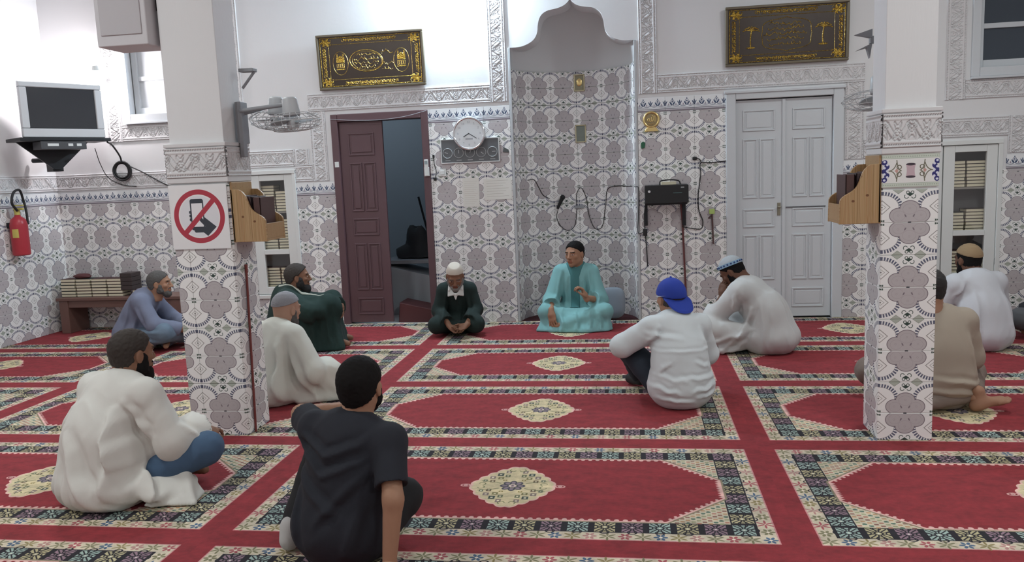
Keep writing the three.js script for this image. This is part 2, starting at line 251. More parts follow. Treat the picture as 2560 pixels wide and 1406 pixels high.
// ---------- carved plaster band ----------
const BANDW = 0.17;
const stuccoGeo = (() => {
  const N = 256, [c, g] = canvas(N, N); g.fillStyle = '#c8c8c8'; g.fillRect(0, 0, N, N);
  g.lineCap = 'round';
  for (const t of [0.035, 0.965]) { g.fillStyle = '#e6e6e6'; g.fillRect(0, t * N - 6, N, 12); }
  for (const t of [0.085, 0.915]) for (let i = 0; i < 12; i++) { g.fillStyle = '#202020'; const x = i * N / 12, y = t * N; g.beginPath(); g.moveTo(x, y + 7); g.lineTo(x + 12, y + 7); g.lineTo(x + 19, y - 7); g.lineTo(x + 7, y - 7); g.fill(); }
  for (const t of [0.16, 0.84]) { g.fillStyle = '#f0f0f0'; g.fillRect(0, t * N - 8, N, 16); }
  g.save(); g.beginPath(); g.rect(0, 0.19 * N, N, 0.62 * N); g.clip();
  g.fillStyle = '#b0b0b0'; g.fillRect(0, 0, N, N);
  const groove = (pts, w = 8, col = '#181818') => { g.strokeStyle = col; g.lineWidth = w; g.beginPath(); g.moveTo(...pts[0]); g.bezierCurveTo(...pts[1], ...pts[2], ...pts[3]); g.stroke(); };
  for (const o of [-N, 0, N]) for (const s of [0, 1]) {
    const m = (x, y) => [o + (s ? N - x : x), y];
    // raised S-stems crossing the band
    groove([m(-10, 60), m(40, 70), m(70, 190), m(140, 205)], 26, '#f4f4f4');
    groove([m(-6, 82), m(30, 96), m(52, 190), m(118, 208)], 7); groove([m(14, 50), m(66, 70), m(86, 160), m(150, 186)], 7);
    // leaves
    groove([m(30, 200), m(40, 170), m(30, 140), m(8, 120)], 9); groove([m(30, 200), m(20, 175), m(10, 168), m(-8, 165)], 7);
    groove([m(100, 60), m(90, 90), m(110, 120), m(130, 130)], 9); groove([m(100, 60), m(116, 80), m(124, 90), m(134, 92)], 7);
    groove([m(60, 195), m(64, 188), m(74, 184), m(84, 196)], 8);
  }
  for (const o of [-N, 0, N]) for (const s of [-1, 1]) for (const [cx, up] of [[N / 2, 1], [N, -1]]) for (let q = 0; q < 3; q++) { // leaf ribs
    const y = up > 0 ? 0.78 * N : 0.22 * N, yy = y - up * (34 + q * 26), x = o + cx; groove([[x + s * 3, yy], [x + s * (14 + q * 3), yy + up * 4], [x + s * (26 + q * 4), yy + up * 16], [x + s * (34 + q * 7), y - up * 8]], 6);
  }
  g.fillStyle = '#161616'; g.beginPath(); g.moveTo(N / 2 - 20, 0.8 * N); g.lineTo(N / 2 + 20, 0.8 * N); g.lineTo(N / 2, 0.71 * N); g.fill(); g.beginPath(); g.moveTo(-20, 0.2 * N); g.lineTo(20, 0.2 * N); g.lineTo(0, 0.29 * N); g.fill(); g.beginPath(); g.moveTo(N - 20, 0.2 * N); g.lineTo(N + 20, 0.2 * N); g.lineTo(N, 0.29 * N); g.fill();
  g.restore();
  const d = g.getImageData(0, 0, N, N).data, R = 60, P = [], U = [], I = [];
  for (let j = 0; j <= R; j++) for (let i = 0; i <= R; i++) {
    const px = Math.min(N - 1, Math.round(i / R * (N - 1))), py = Math.min(N - 1, Math.round((1 - j / R) * (N - 1)));
    let z = 0.002 + 0.0105 * d[(py * N + px) * 4] / 255; if (j === 0 || j === R) z = 0;
    P.push((i / R - 0.5) * BANDW, (j / R - 0.5) * BANDW, z); U.push(i / R, j / R);
  }
  for (let j = 0; j < R; j++) for (let i = 0; i < R; i++) { const a = j * (R + 1) + i; I.push(a, a + 1, a + R + 2, a, a + R + 2, a + R + 1); }
  const q = new THREE.BufferGeometry(); q.setAttribute('position', new THREE.Float32BufferAttribute(P, 3)); q.setAttribute('uv', new THREE.Float32BufferAttribute(U, 2)); q.setIndex(I); q.computeVertexNormals(); return q;
})();
// one straight run of carved panels, centre line from (x0,y0) to (x1,y1) on plane z, or transformed by place()
function band(parent, a, b, place) {
  const dx = b[0] - a[0], dy = b[1] - a[1], L = Math.hypot(dx, dy), n = Math.max(1, Math.round(L / BANDW)), ang = Math.atan2(dy, dx);
  for (let i = 0; i < n; i++) {
    const t = (i + 0.5) / n, m = new THREE.Mesh(stuccoGeo, MAT.stucco); m.name = 'carved_panel'; m.castShadow = m.receiveShadow = true;
    m.scale.set(L / n / BANDW, 1, 1); m.rotation.z = ang; m.position.set(a[0] + dx * t, a[1] + dy * t, 0.001); if (place) place(m); parent.add(m);
  }
}
// ---------- the room ----------
const RX = 5.53, RZ = 10.3, RY = 3.85, ROW0 = 0.1375;
const NA = 0.585, NB = 0.55;                                        // prayer niche: half width and depth
// floor, ceiling, outer walls
struct('floor', [br(-RX - 0.2, RX + 0.2, -0.2, -0.014, -2.6, RZ + 0.2)], MAT.grout);
struct('ceiling', [br(-RX - 0.2, RX + 0.2, RY, RY + 0.2, -0.3, RZ + 0.2)], MAT.plaster);
const wallLeft = struct('wall_left', [br(-RX - 0.2, -RX, -0.014, RY, 0, RZ)], MAT.plaster);
struct('wall_right', [br(RX, RX + 0.2, -0.014, RY, 0, RZ)], MAT.plaster);
struct('wall_front', [br(-RX - 0.2, RX + 0.2, -0.014, RY, RZ, RZ + 0.2)], MAT.plaster);
// carpet
const carpet = (() => {
  const g = br(-RX, RX, -0.014, 0, 0, RZ), p = g.attributes.position, uv = g.attributes.uv;
  for (let i = 0; i < p.count; i++) uv.setXY(i, (p.getX(i) + 1.1925 + 0.0765) / 2.4455, -(p.getZ(i) - 1.2351 + 0.073) / 1.2504);
  const m = mesh('carpet', g, std(0xffffff, 0.95, { map: carpetTex, bumpMap: carpetBump, bumpScale: 0.004 }));
  return tag(m, 'red patterned fitted carpet covering the whole prayer hall floor', 'carpet');
})();
{ // plain carpet in the niche and the closet behind the brown door
  const s = new THREE.Shape(); s.moveTo(-NA, 0); s.absellipse(0, 0, NA, NB, Math.PI, 0, true); s.lineTo(-NA, 0);
  const g = new THREE.ExtrudeGeometry(s, { depth: 0.014, bevelEnabled: false, curveSegments: 24 }).rotateX(-Math.PI / 2).translate(0, -0.014, 0);
  tag(mesh('carpet', g, std(lin(0.07, 0.014, 0.018), 0.95, { bumpMap: carpetBump, bumpScale: 0.003 })), 'plain red carpet piece inside the prayer niche, shade painted into its colour', 'carpet');  // red carpet in the shaded niche: the shade is put into a darker red
}
// back wall with door openings, niche arch, book cupboards and upper windows
const arch = []; // right half of the arch from the spring to the tip
{ const q = new THREE.CurvePath(); const B = (a, b, c, d) => new THREE.CubicBezierCurve(...[a, b, c, d].map((p) => new THREE.Vector2(...p)));
  for (const seg of [B([0.6, 2.672], [0.56, 2.672], [0.5, 2.668], [0.46, 2.68]), B([0.46, 2.68], [0.37, 2.705], [0.325, 2.745], [0.315, 2.82]), B([0.315, 2.82], [0.308, 2.93], [0.28, 2.975], [0.2, 2.995]), B([0.2, 2.995], [0.12, 3.005], [0.04, 3.015], [0, 3.085])]) for (let i = 0; i < 10; i++) { const p = seg.getPoint(i / 10); arch.push([p.x, p.y]); } }
const wallBack = (() => {
  const s = new THREE.Shape(); const L = (x, y) => s.lineTo(x, y);
  s.moveTo(-RX - 0.2, -0.014); L(-2.42, -0.014); L(-2.42, 2.12); L(-1.435, 2.12); L(-1.435, -0.014); L(-0.6, -0.014);
  for (let i = 0; i < arch.length; i++) L(-arch[i][0], arch[i][1]);
  L(0, 3.085); for (let i = arch.length - 1; i >= 0; i--) L(arch[i][0], arch[i][1]);
  L(0.6, -0.014); L(1.435, -0.014); L(1.435, 2.12); L(2.42, 2.12); L(2.42, -0.014); L(RX + 0.2, -0.014); L(RX + 0.2, RY); L(-RX - 0.2, RY);
  for (const sg of [-1, 1]) { for (const [x0, x1, y0, y1] of [[2.87, 3.815, 0.31, 1.575], [3.6, 4.6, 2.22, 3.4]]) { const h = new THREE.Path(), a = sg > 0 ? x0 : -x1, b = sg > 0 ? x1 : -x0; h.moveTo(a, y0); h.lineTo(b, y0); h.lineTo(b, y1); h.lineTo(a, y1); h.lineTo(a, y0); s.holes.push(h); } }
  const g = new THREE.ExtrudeGeometry(s, { depth: 0.3, bevelEnabled: false }).translate(0, 0, -0.3);
  return struct('wall_back', g, MAT.plaster);
})();
// niche shell: half cylinder and half dome of plaster
const wallNiche = (() => {
  const P = [], I = [], NU = 28, ys = [-0.014, 0.8, 1.6, 2.47]; for (let k = 1; k <= 12; k++) ys.push(2.47 + 0.66 * Math.sin(k / 12 * Math.PI / 2));
  ys.forEach((y) => { const r = y <= 2.47 ? 1 : Math.sqrt(Math.max(0, 1 - ((y - 2.47) / 0.66) ** 2)); for (let i = 0; i <= NU; i++) { const a = Math.PI * i / NU; P.push(-(NA + 0.02) * Math.cos(a) * (0.15 + 0.85 * r) * 1.0, y, -(NB + 0.01) * Math.sin(a) * (0.25 + 0.75 * r)); } });
  for (let j = 0; j < ys.length - 1; j++) for (let i = 0; i < NU; i++) { const a = j * (NU + 1) + i; I.push(a, a + 1, a + NU + 2, a, a + NU + 2, a + NU + 1); }
  const g = new THREE.BufferGeometry(); g.setAttribute('position', new THREE.Float32BufferAttribute(P, 3)); g.setIndex(I); g.computeVertexNormals(); g.setAttribute('uv', new THREE.Float32BufferAttribute(new Float32Array(P.length / 3 * 2), 2));
  // closed outside so that it has thickness
  const outer = [br(-0.75, 0.75, -0.014, 3.25, -0.78, -0.6), br(-0.75, -0.66, -0.014, 3.25, -0.6, -0.3), br(0.66, 0.75, -0.014, 3.25, -0.6, -0.3), br(-0.75, 0.75, 3.15, 3.25, -0.6, -0.3)];
  const m = struct('wall_niche', [g, ...outer], std(lin(0.66, 0.67, 0.68), 0.7));
  m.material.side = THREE.DoubleSide; return m;
})();
{ // curved niche tiles, laid by arc length
  const S = 400, arc = [[0, 0]]; let L = 0, pa = [-NA, 0];
  for (let i = 1; i <= S; i++) { const a = Math.PI * i / S, p = [-NA * Math.cos(a), -NB * Math.sin(a)]; L += Math.hypot(p[0] - pa[0], p[1] - pa[1]); arc.push([L, a]); pa = p; }
  const angAt = (s) => { let i = 1; while (i < S && arc[i][0] < s) i++; const t = (s - arc[i - 1][0]) / (arc[i][0] - arc[i - 1][0]); return arc[i - 1][1] + t * (arc[i][1] - arc[i - 1][1]); };
  const edge0 = (L / 2) - 3 * CW, n = 4, g0 = 0.0011, top = 2.475, bottom = 0;
  const cols = []; for (let i = -1; i < 7; i++) { const a = Math.max(0.012, edge0 + i * CW), b = Math.min(L - 0.012, edge0 + (i + 1) * CW); if (b - a > 0.015) cols.push([a, b, (a - edge0) / CW - i, (b - edge0) / CW - i]); }
  const rows = []; for (let j = -1; j < 16; j++) { const c = Math.max(bottom, ROW0 + j * CH / 2), d = Math.min(top, ROW0 + (j + 1) * CH / 2); if (d - c > 0.012) rows.push([c, d, (c - ROW0 - j * CH / 2) / CH + (j & 1) * 0.5, (d - ROW0 - j * CH / 2) / CH + (j & 1) * 0.5]); }
  const cache = new Map();
  for (const [a, b, u0, u1] of cols) for (const [c, d, v0, v1] of rows) {
    const key = [a, d - c, v0].map((q) => q.toFixed(3)).join();
    if (!cache.has(key)) {
      const P = [], U = [], I = [], h = d - c - 2 * g0;
      for (let layer = 0; layer < 2; layer++) for (let i = 0; i <= n; i++) { const an = angAt(a + g0 + (b - a - 2 * g0) * i / n), ex = layer ? 0.002 : 0.0, rx = NA - (layer ? 0 : 0.008), rz = NB - (layer ? 0 : 0.008); for (const y of [0, h]) { P.push(-rx * Math.cos(an), y + (layer ? 0 : (y ? -0.0012 : 0.0012)), -rz * Math.sin(an)); U.push(u0 + (u1 - u0) * i / n, y ? v1 : v0); } }
      const k = (n + 1) * 2; for (let i = 0; i < n; i++) { const q = i * 2; I.push(q, q + 2, q + 3, q, q + 3, q + 1); I.push(q + 1, q + 3, k + q + 3, q + 1, k + q + 3, k + q + 1, k + q, k + q + 2, q + 2, k + q, q + 2, q); }
      I.push(k, 0, 1, k, 1, k + 1, n * 2, k + n * 2, k + n * 2 + 1, n * 2, k + n * 2 + 1, n * 2 + 1);
      const g = new THREE.BufferGeometry(); g.setAttribute('position', new THREE.Float32BufferAttribute(P, 3)); g.setAttribute('uv', new THREE.Float32BufferAttribute(U, 2)); g.setIndex(I);
      const q = g.toNonIndexed(); q.computeVertexNormals(); cache.set(key, q);
    }
    const m = new THREE.Mesh(cache.get(key), tileMat); m.name = 'niche_tile'; m.castShadow = m.receiveShadow = true; m.position.y = c + g0; wallNiche.add(m);
  }
}
// plain jambs of the niche
struct('trim_1', [br(-0.61, -0.585, 0, 2.67, -0.05, 0.012, 0.004), br(0.585, 0.61, 0, 2.67, -0.05, 0.012, 0.004)], std(lin(0.5, 0.52, 0.54), 0.5));

// flat tiles of the back wall
const onBack = (m, s, y) => m.position.set(s, y, 0);
for (const sg of [-1, 1]) {
  const R = (x0, x1, y0, y1, edge, o = {}) => layTiles(wallBack, sg > 0 ? x0 : -x1, sg > 0 ? x1 : -x0, y0, y1, { colEdge: sg > 0 ? edge : -edge, rowBase: ROW0, at: onBack, ...o });
  const F = (x0, x1, y0, y1, edge) => R(x0, x1, y0, y1, edge, { mat: friezeMat, name: 'border_tile', frieze: true });
  R(0.612, 1.43, 0, 1.995, 0.598); F(0.612, 1.43, 1.998, 2.13, 0.598);
  R(2.425, 2.86, 0, 1.332, 2.385); F(2.425, 2.845, 1.335, 1.462, 2.385);
  R(2.86, 3.825, 0, 0.3, 2.925);
  R(3.84, RX, 0, 1.332, 3.84); F(3.875, RX, 1.335, 1.462, 3.875);
}
// left wall tiles, seen up to about two and a half metres from the corner
layTiles(wallLeft, -2.7, 0, 0, 1.332, { colEdge: 0, rowBase: ROW0, at: (m, s, y) => { m.rotation.y = Math.PI / 2; m.position.set(-RX, y, -s); } });
layTiles(wallLeft, -2.7, 0, 1.335, 1.462, { colEdge: 0, rowBase: 0, mat: friezeMat, name: 'border_tile', frieze: true, at: (m, s, y) => { m.rotation.y = Math.PI / 2; m.position.set(-RX, y, -s); } });

// carved plaster bands
const H2 = BANDW / 2;
[-1, 1].forEach((sg) => {
  const t = structGroup(sg < 0 ? 'trim_2' : 'trim_3'); const B = (x0, y0, x1, y1) => band(t, [sg * x0, y0], [sg * x1, y1]);
  B(0.715, 2.17, 0.715, 3.84); B(0.8, 2.255, 2.655, 2.255); B(2.57, 1.48, 2.57, 2.17); B(2.655, 1.565, 2.845, 1.565); B(2.765, 1.65, 2.765, 1.805); B(2.85, 1.72, 3.88, 1.72); B(3.965, 1.48, 3.965, 1.805); B(4.05, 1.565, RX, 1.565);
  B(3.425, 1.97, 3.425, 3.6); B(3.51, 2.055, 4.7, 2.055); B(4.785, 1.97, 4.785, 3.6);
});
{ const t = structGroup('trim_4'); band(t, [-2.7, 1.565], [0, 1.565], (m) => { const s = m.position.x; m.rotation.y = Math.PI / 2; m.position.set(-RX + 0.001, m.position.y, -s); }); }

// upper windows: frames, bars, panes dark on the right, painted white on the left
[-1, 1].forEach((sg, k) => {
  const w = structGroup('window_' + (k + 1)), X = (a, b) => (sg > 0 ? [a, b] : [-b, -a]);
  const fr = (x0, x1, y0, y1, z0, z1, r) => br(...X(x0, x1), y0, y1, z0, z1, r);
  mesh('window_frame', [fr(3.55, 3.62, 2.16, 3.45, -0.06, 0.03, 0.006), fr(4.58, 4.65, 2.16, 3.45, -0.06, 0.03, 0.006), fr(3.62, 4.58, 2.16, 2.24, -0.06, 0.03, 0.006), fr(3.62, 4.58, 3.37, 3.45, -0.06, 0.03, 0.006)], MAT.whitePaint, w);
  mesh('sash', [fr(3.62, 3.68, 2.24, 3.37, -0.12, -0.07, 0.004), fr(4.52, 4.58, 2.24, 3.37, -0.12, -0.07, 0.004), fr(3.68, 4.52, 2.24, 2.31, -0.12, -0.07, 0.004), fr(3.68, 4.52, 3.31, 3.37, -0.12, -0.07, 0.004), fr(4.07, 4.13, 2.31, 3.31, -0.12, -0.07, 0.004)], MAT.whitePaint, w);
  mesh('glazing_bar', fr(3.68, 4.07, 2.585, 2.63, -0.115, -0.075, 0.004), MAT.whitePaint, w); mesh('glazing_bar', fr(4.13, 4.52, 2.585, 2.63, -0.115, -0.075, 0.004), MAT.whitePaint, w); mesh('glazing_bar', fr(3.68, 4.07, 2.94, 2.98, -0.115, -0.075, 0.004), MAT.whitePaint, w); mesh('glazing_bar', fr(4.13, 4.52, 2.94, 2.98, -0.115, -0.075, 0.004), MAT.whitePaint, w);
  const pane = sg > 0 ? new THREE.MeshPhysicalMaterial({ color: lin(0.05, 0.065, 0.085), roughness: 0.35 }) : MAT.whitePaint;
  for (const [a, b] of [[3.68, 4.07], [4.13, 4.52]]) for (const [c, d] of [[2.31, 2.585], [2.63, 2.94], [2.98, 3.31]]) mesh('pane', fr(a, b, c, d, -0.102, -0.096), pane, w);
  mesh('window_sill', fr(3.55, 4.65, 2.14, 2.16, -0.1, 0.045, 0.004), MAT.whitePaint, w);
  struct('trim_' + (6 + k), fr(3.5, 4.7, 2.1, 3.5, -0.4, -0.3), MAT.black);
});

// panelled door leaf, local: hinge at x = 0, width w, height h, thickness .04, front at +z
function leafParts(g, w, h, mat, panels, x = 0) {
  mesh('leaf', br(x, x + w, 0, h, -0.02, 0.012, 0.003), mat, g);
  for (const [a, b, c, d] of panels) {
    const X0 = x + a * w, X1 = x + b * w, Y0 = c * h, Y1 = d * h, t = 0.014;
    mesh('moulding', [br(X0, X1, Y0, Y0 + t, 0.008, 0.022, 0.003), br(X0, X1, Y1 - t, Y1, 0.008, 0.022, 0.003), br(X0, X0 + t, Y0 + t, Y1 - t, 0.008, 0.022, 0.003), br(X1 - t, X1, Y0 + t, Y1 - t, 0.008, 0.022, 0.003)], mat, g);
    mesh('panel', br(X0 + 0.03, X1 - 0.03, Y0 + 0.03, Y1 - 0.03, 0.006, 0.018, 0.005), mat, g);
  }
}
const PANELS = [[0.2, 0.8, 0.835, 0.945], [0.2, 0.48, 0.56, 0.8], [0.52, 0.8, 0.56, 0.8], [0.2, 0.8, 0.44, 0.525], [0.2, 0.48, 0.165, 0.4], [0.52, 0.8, 0.165, 0.4], [0.2, 0.8, 0.04, 0.125]];
{ // brown door, one leaf open into the dark closet
  const d = structGroup('door_1');
  mesh('door_frame', [br(-2.43, -2.36, 0, 2.13, -0.16, 0.02, 0.006), br(-1.5, -1.43, 0, 2.13, -0.16, 0.02, 0.006), br(-2.36, -1.5, 2.055, 2.13, -0.16, 0.02, 0.006)], MAT.brownPaint, d);
  const a = new THREE.Group(); a.name = 'door_leaf'; a.position.set(-2.36, 0.012, -0.03); d.add(a); leafParts(a, 0.45, 2.04, MAT.brownPaint, PANELS);
  const b = new THREE.Group(); b.name = 'door_leaf'; b.position.set(-1.505, 0.012, -0.12); b.rotation.y = Math.PI - 1.62; b.scale.x = 1; d.add(b); leafParts(b, 0.41, 2.04, MAT.brownPaint, PANELS);
}
{ // white double door, closed
  const d = structGroup('door_2');
  mesh('door_frame', [br(1.425, 1.515, 0, 2.14, -0.1, 0.025, 0.006), br(2.385, 2.475, 0, 2.14, -0.1, 0.025, 0.006), br(1.515, 2.385, 2.07, 2.14, -0.1, 0.025, 0.006)], MAT.whitePaint, d);
  mesh('cornice', [br(1.41, 2.49, 2.125, 2.15, -0.02, 0.04, 0.005)], MAT.whitePaint, d);
  const P2 = [[0.15, 0.82, 0.86, 0.955], [0.15, 0.46, 0.555, 0.825], [0.5, 0.82, 0.555, 0.825], [0.15, 0.82, 0.42, 0.505], [0.15, 0.46, 0.175, 0.385], [0.5, 0.82, 0.175, 0.385], [0.15, 0.82, 0.045, 0.135]];
  for (const k of [0, 1]) { const a = new THREE.Group(); a.name = 'door_leaf'; a.position.set(1.518 + k * 0.434, 0.012, -0.035); d.add(a); leafParts(a, 0.431, 2.05, MAT.whitePaint, k ? P2.map(([p, q, r, s]) => [1 - q, 1 - p, r, s]) : P2); }
  mesh('cover_strip', br(1.936, 1.966, 0.02, 2.06, -0.022, -0.005, 0.004), MAT.whitePaint, d);
  mesh('latch_bar', br(1.972, 2.33, 1.05, 1.06, -0.024, -0.012, 0.002), std(lin(0.12, 0.12, 0.13), 0.5), d);
  mesh('lock_plate', [br(1.895, 1.925, 0.98, 1.1, -0.025, -0.015, 0.002), bx(0.03, 0.012, 0.03, 1.91, 1.06, 0, 0.004)], std(lin(0.3, 0.28, 0.22), 0.4, { metalness: 0.8 }), d);
  struct('trim_5', br(1.4, 2.5, 0, 2.2, -0.4, -0.3), MAT.plaster);
}
{ // closet behind the brown door
  const blue = std(lin(0.42, 0.47, 0.51), 0.85);
  struct('wall_closet', [br(-3.4, -0.78, -0.014, 2.8, -2.5, -2.4), br(-3.4, -3.3, -0.014, 2.8, -2.4, -0.3), br(-0.88, -0.78, -0.014, 2.8, -2.4, -0.6), br(-3.4, -0.78, 2.7, 2.8, -2.4, -0.3)], blue);
  const g = thing('storage_steps', 'pale steps with sloping side in the dark closet behind brown door', 'steps', [-1.72, -0.014, -1.05]);
  mesh('side', prism([[-0.45, 0], [0.5, 0], [0.5, 0.3], [0.1, 0.42], [-0.45, 0.55]], 0.5, 0.004), std(lin(0.42, 0.45, 0.48), 0.7), g);
  mesh('tread', br(-0.45, 0.12, 0.56, 0.6, 0.02, 0.48, 0.005), std(lin(0.3, 0.32, 0.35), 0.7), g);
  const s = thing('dark_box', 'dark maroon wedge shaped box on the floor inside the closet doorway', 'box', [-1.66, -0.014, -0.42]);
  mesh('body', prism([[-0.22, 0], [0.16, 0], [0.16, 0.12], [-0.2, 0.2]], 0.3, 0.006), MAT.maroon, s);
}
// ---------- pillars ----------
const decorTex = (() => {
  const [c, g] = canvas(560, 370); g.fillStyle = '#e9e8e6'; g.fillRect(0, 0, 560, 370);
  for (const y of [8, 322]) { g.fillStyle = '#cfd6cb'; g.fillRect(0, y, 560, 40); g.strokeStyle = '#9aa797'; g.lineWidth = 4; g.strokeRect(-5, y, 570, 40); for (let i = 0; i < 26; i++) { g.fillStyle = '#a9b3a4'; g.beginPath(); g.arc(12 + i * 22, y + 20, 7, 0, 7); g.fill(); } }
  for (const s of [0, 1]) { g.save(); if (s) { g.translate(560, 0); g.scale(-1, 1); }
    g.fillStyle = '#3d3c78'; for (let i = 0; i < 5; i++) { g.beginPath(); g.ellipse(20 + (i % 2) * 22, 90 + i * 48, 26, 30, 0.4, 0, 7); g.fill(); }
    g.fillStyle = '#dfe0ef'; for (let i = 0; i < 7; i++) { g.beginPath(); g.arc(18 + (i % 2) * 28, 82 + i * 34, 13, 0, 7); g.fill(); }
    g.strokeStyle = '#7b7768'; g.lineWidth = 10; for (const d of [-1, 1]) { g.beginPath(); g.moveTo(60, 185); g.quadraticCurveTo(120, 180, 140, 185 + d * 90); g.stroke(); g.beginPath(); g.moveTo(190, 185); g.quadraticCurveTo(150, 180, 140, 185 + d * 120); g.stroke(); g.beginPath(); g.arc(165, 185 + d * 40, 22, 0, 7); g.stroke(); }
    g.fillStyle = '#c99f95'; g.beginPath(); g.moveTo(140, 160); g.lineTo(160, 185); g.lineTo(140, 210); g.lineTo(120, 185); g.fill(); g.restore(); }
  g.fillStyle = '#c8b0b8'; g.beginPath(); g.moveTo(232, 120); g.quadraticCurveTo(250, 185, 232, 250); g.lineTo(328, 250); g.quadraticCurveTo(310, 185, 328, 120); g.fill();
  g.fillStyle = '#4f454e'; g.beginPath(); g.ellipse(280, 116, 48, 14, 0, 0, 7); g.fill(); g.beginPath(); g.ellipse(280, 254, 48, 14, 0, 0, 7); g.fill();
  return ctex(c);
})();
const decorMat = new THREE.MeshPhysicalMaterial({ map: decorTex, roughness: 0.26, specularIntensity: 0.6 });
function pillar(label, x0, x1, z0, z1, cols, tileTop, decor) {
  const cx = (x0 + x1) / 2, cz = (z0 + z1) / 2, w = x1 - x0, d = z1 - z0;
  const p = thing('pillar', label, 'pillar', [cx, 0, cz]);
  mesh('shaft', [bx(w - 0.018, tileTop + 0.1, d - 0.018, 0, (tileTop + 0.1) / 2 - 0.05), bx(w - 0.03, RY - 1.7, d - 0.05, 0, (RY + 1.7) / 2, 0, 0.004)], MAT.plaster, p);
  mesh('capital', [bx(w + 0.012, 0.032, d + 0.012, 0, 1.515, 0, 0.006), bx(w - 0.004, 0.19, d - 0.004, 0, 1.615, 0), bx(w + 0.016, 0.022, d + 0.016, 0, 1.715, 0, 0.005)], MAT.stucco, p);
  const faces = [[0, w, d / 2], [Math.PI / 2, d, w / 2], [Math.PI, w, d / 2], [-Math.PI / 2, d, w / 2]];
  faces.forEach(([th, fw, off], k) => {
    const ux = [Math.cos(th), -Math.sin(th)], n = [Math.sin(th), Math.cos(th)];
    const at = (m, s, y) => { m.rotation.y = th; m.position.set(ux[0] * s + n[0] * (off - 0.008), y, ux[1] * s + n[1] * (off - 0.008)); };
    const edge = cols[k];
    layTiles(p, -fw / 2 + 0.002, fw / 2 - 0.002, 0, decor ? 1.325 : tileTop, { colEdge: edge, rowBase: -0.0205, at });
    if (decor) { const m = new THREE.Mesh(tileGeo(fw - 0.005, 0.168, 0, 1, 0, 1), decorMat); m.name = 'decorated_tile'; m.castShadow = m.receiveShadow = true; at(m, -fw / 2 + 0.0025, 1.33); p.add(m); }
    band(p, [-fw / 2, 1.615], [fw / 2, 1.615], (m) => { const s = m.position.x, y = m.position.y; m.rotation.y = th; m.position.set(ux[0] * s + n[0] * (off - 0.001), y, ux[1] * s + n[1] * (off - 0.001)); });
  });
  return p;
}
pillar('tiled white pillar carrying the no-phone sign', -2.1, -1.735, 3.285, 3.57, [-0.0925, -0.135, -0.135, -0.135], 1.495, false);
pillar('tiled white pillar with a blue vine tile below its capital', 1.806, 2.08, 3.3, 3.57, [-0.135, -0.135, -0.135, -0.135], 1.325, true);

// no-phone sign
{
  const [c, g] = canvas(560, 590); g.fillStyle = '#ecebec'; g.fillRect(0, 0, 560, 590);
  g.fillStyle = '#e3e3e8'; g.beginPath(); g.arc(280, 290, 190, 0, 7); g.fill();
  g.fillStyle = '#3a4049'; g.beginPath(); g.roundRect(196, 128, 132, 290, 20); g.fill(); g.fillStyle = '#ecebee'; g.fillRect(208, 168, 108, 218);
  g.fillStyle = '#3a4049'; for (let i = 0; i < 3; i++) { g.beginPath(); g.roundRect(182, 235 + i * 34, 26, 30, 12); g.fill(); }
  g.beginPath(); g.moveTo(300, 300); g.quadraticCurveTo(276, 280, 268, 306); g.quadraticCurveTo(270, 326, 330, 384); g.lineTo(322, 400); g.lineTo(232, 398); g.quadraticCurveTo(206, 420, 232, 440); g.lineTo(310, 440); g.lineTo(350, 474); g.lineTo(440, 390); g.lineTo(326, 296); g.lineTo(326, 250); g.lineTo(316, 250); g.lineTo(316, 320); g.fill();
  g.strokeStyle = '#b23a4a'; g.lineWidth = 46; g.beginPath(); g.arc(280, 290, 226, 0, 7); g.stroke(); g.beginPath(); g.moveTo(438, 132); g.lineTo(124, 450); g.stroke();
  const s = thing('no_phone_sign', 'white no-phone sign with red ring and struck-out phone on pillar', 'sign', [-1.922, 1.305, 3.577]);
  mesh('sheet', bx(0.358, 0.372, 0.003), std(lin(0.75, 0.75, 0.76), 0.5), s);
  mesh('print', new THREE.PlaneGeometry(0.352, 0.366).translate(0, 0, 0.0018), std(0xffffff, 0.45, { map: ctex(c) }), s);
}
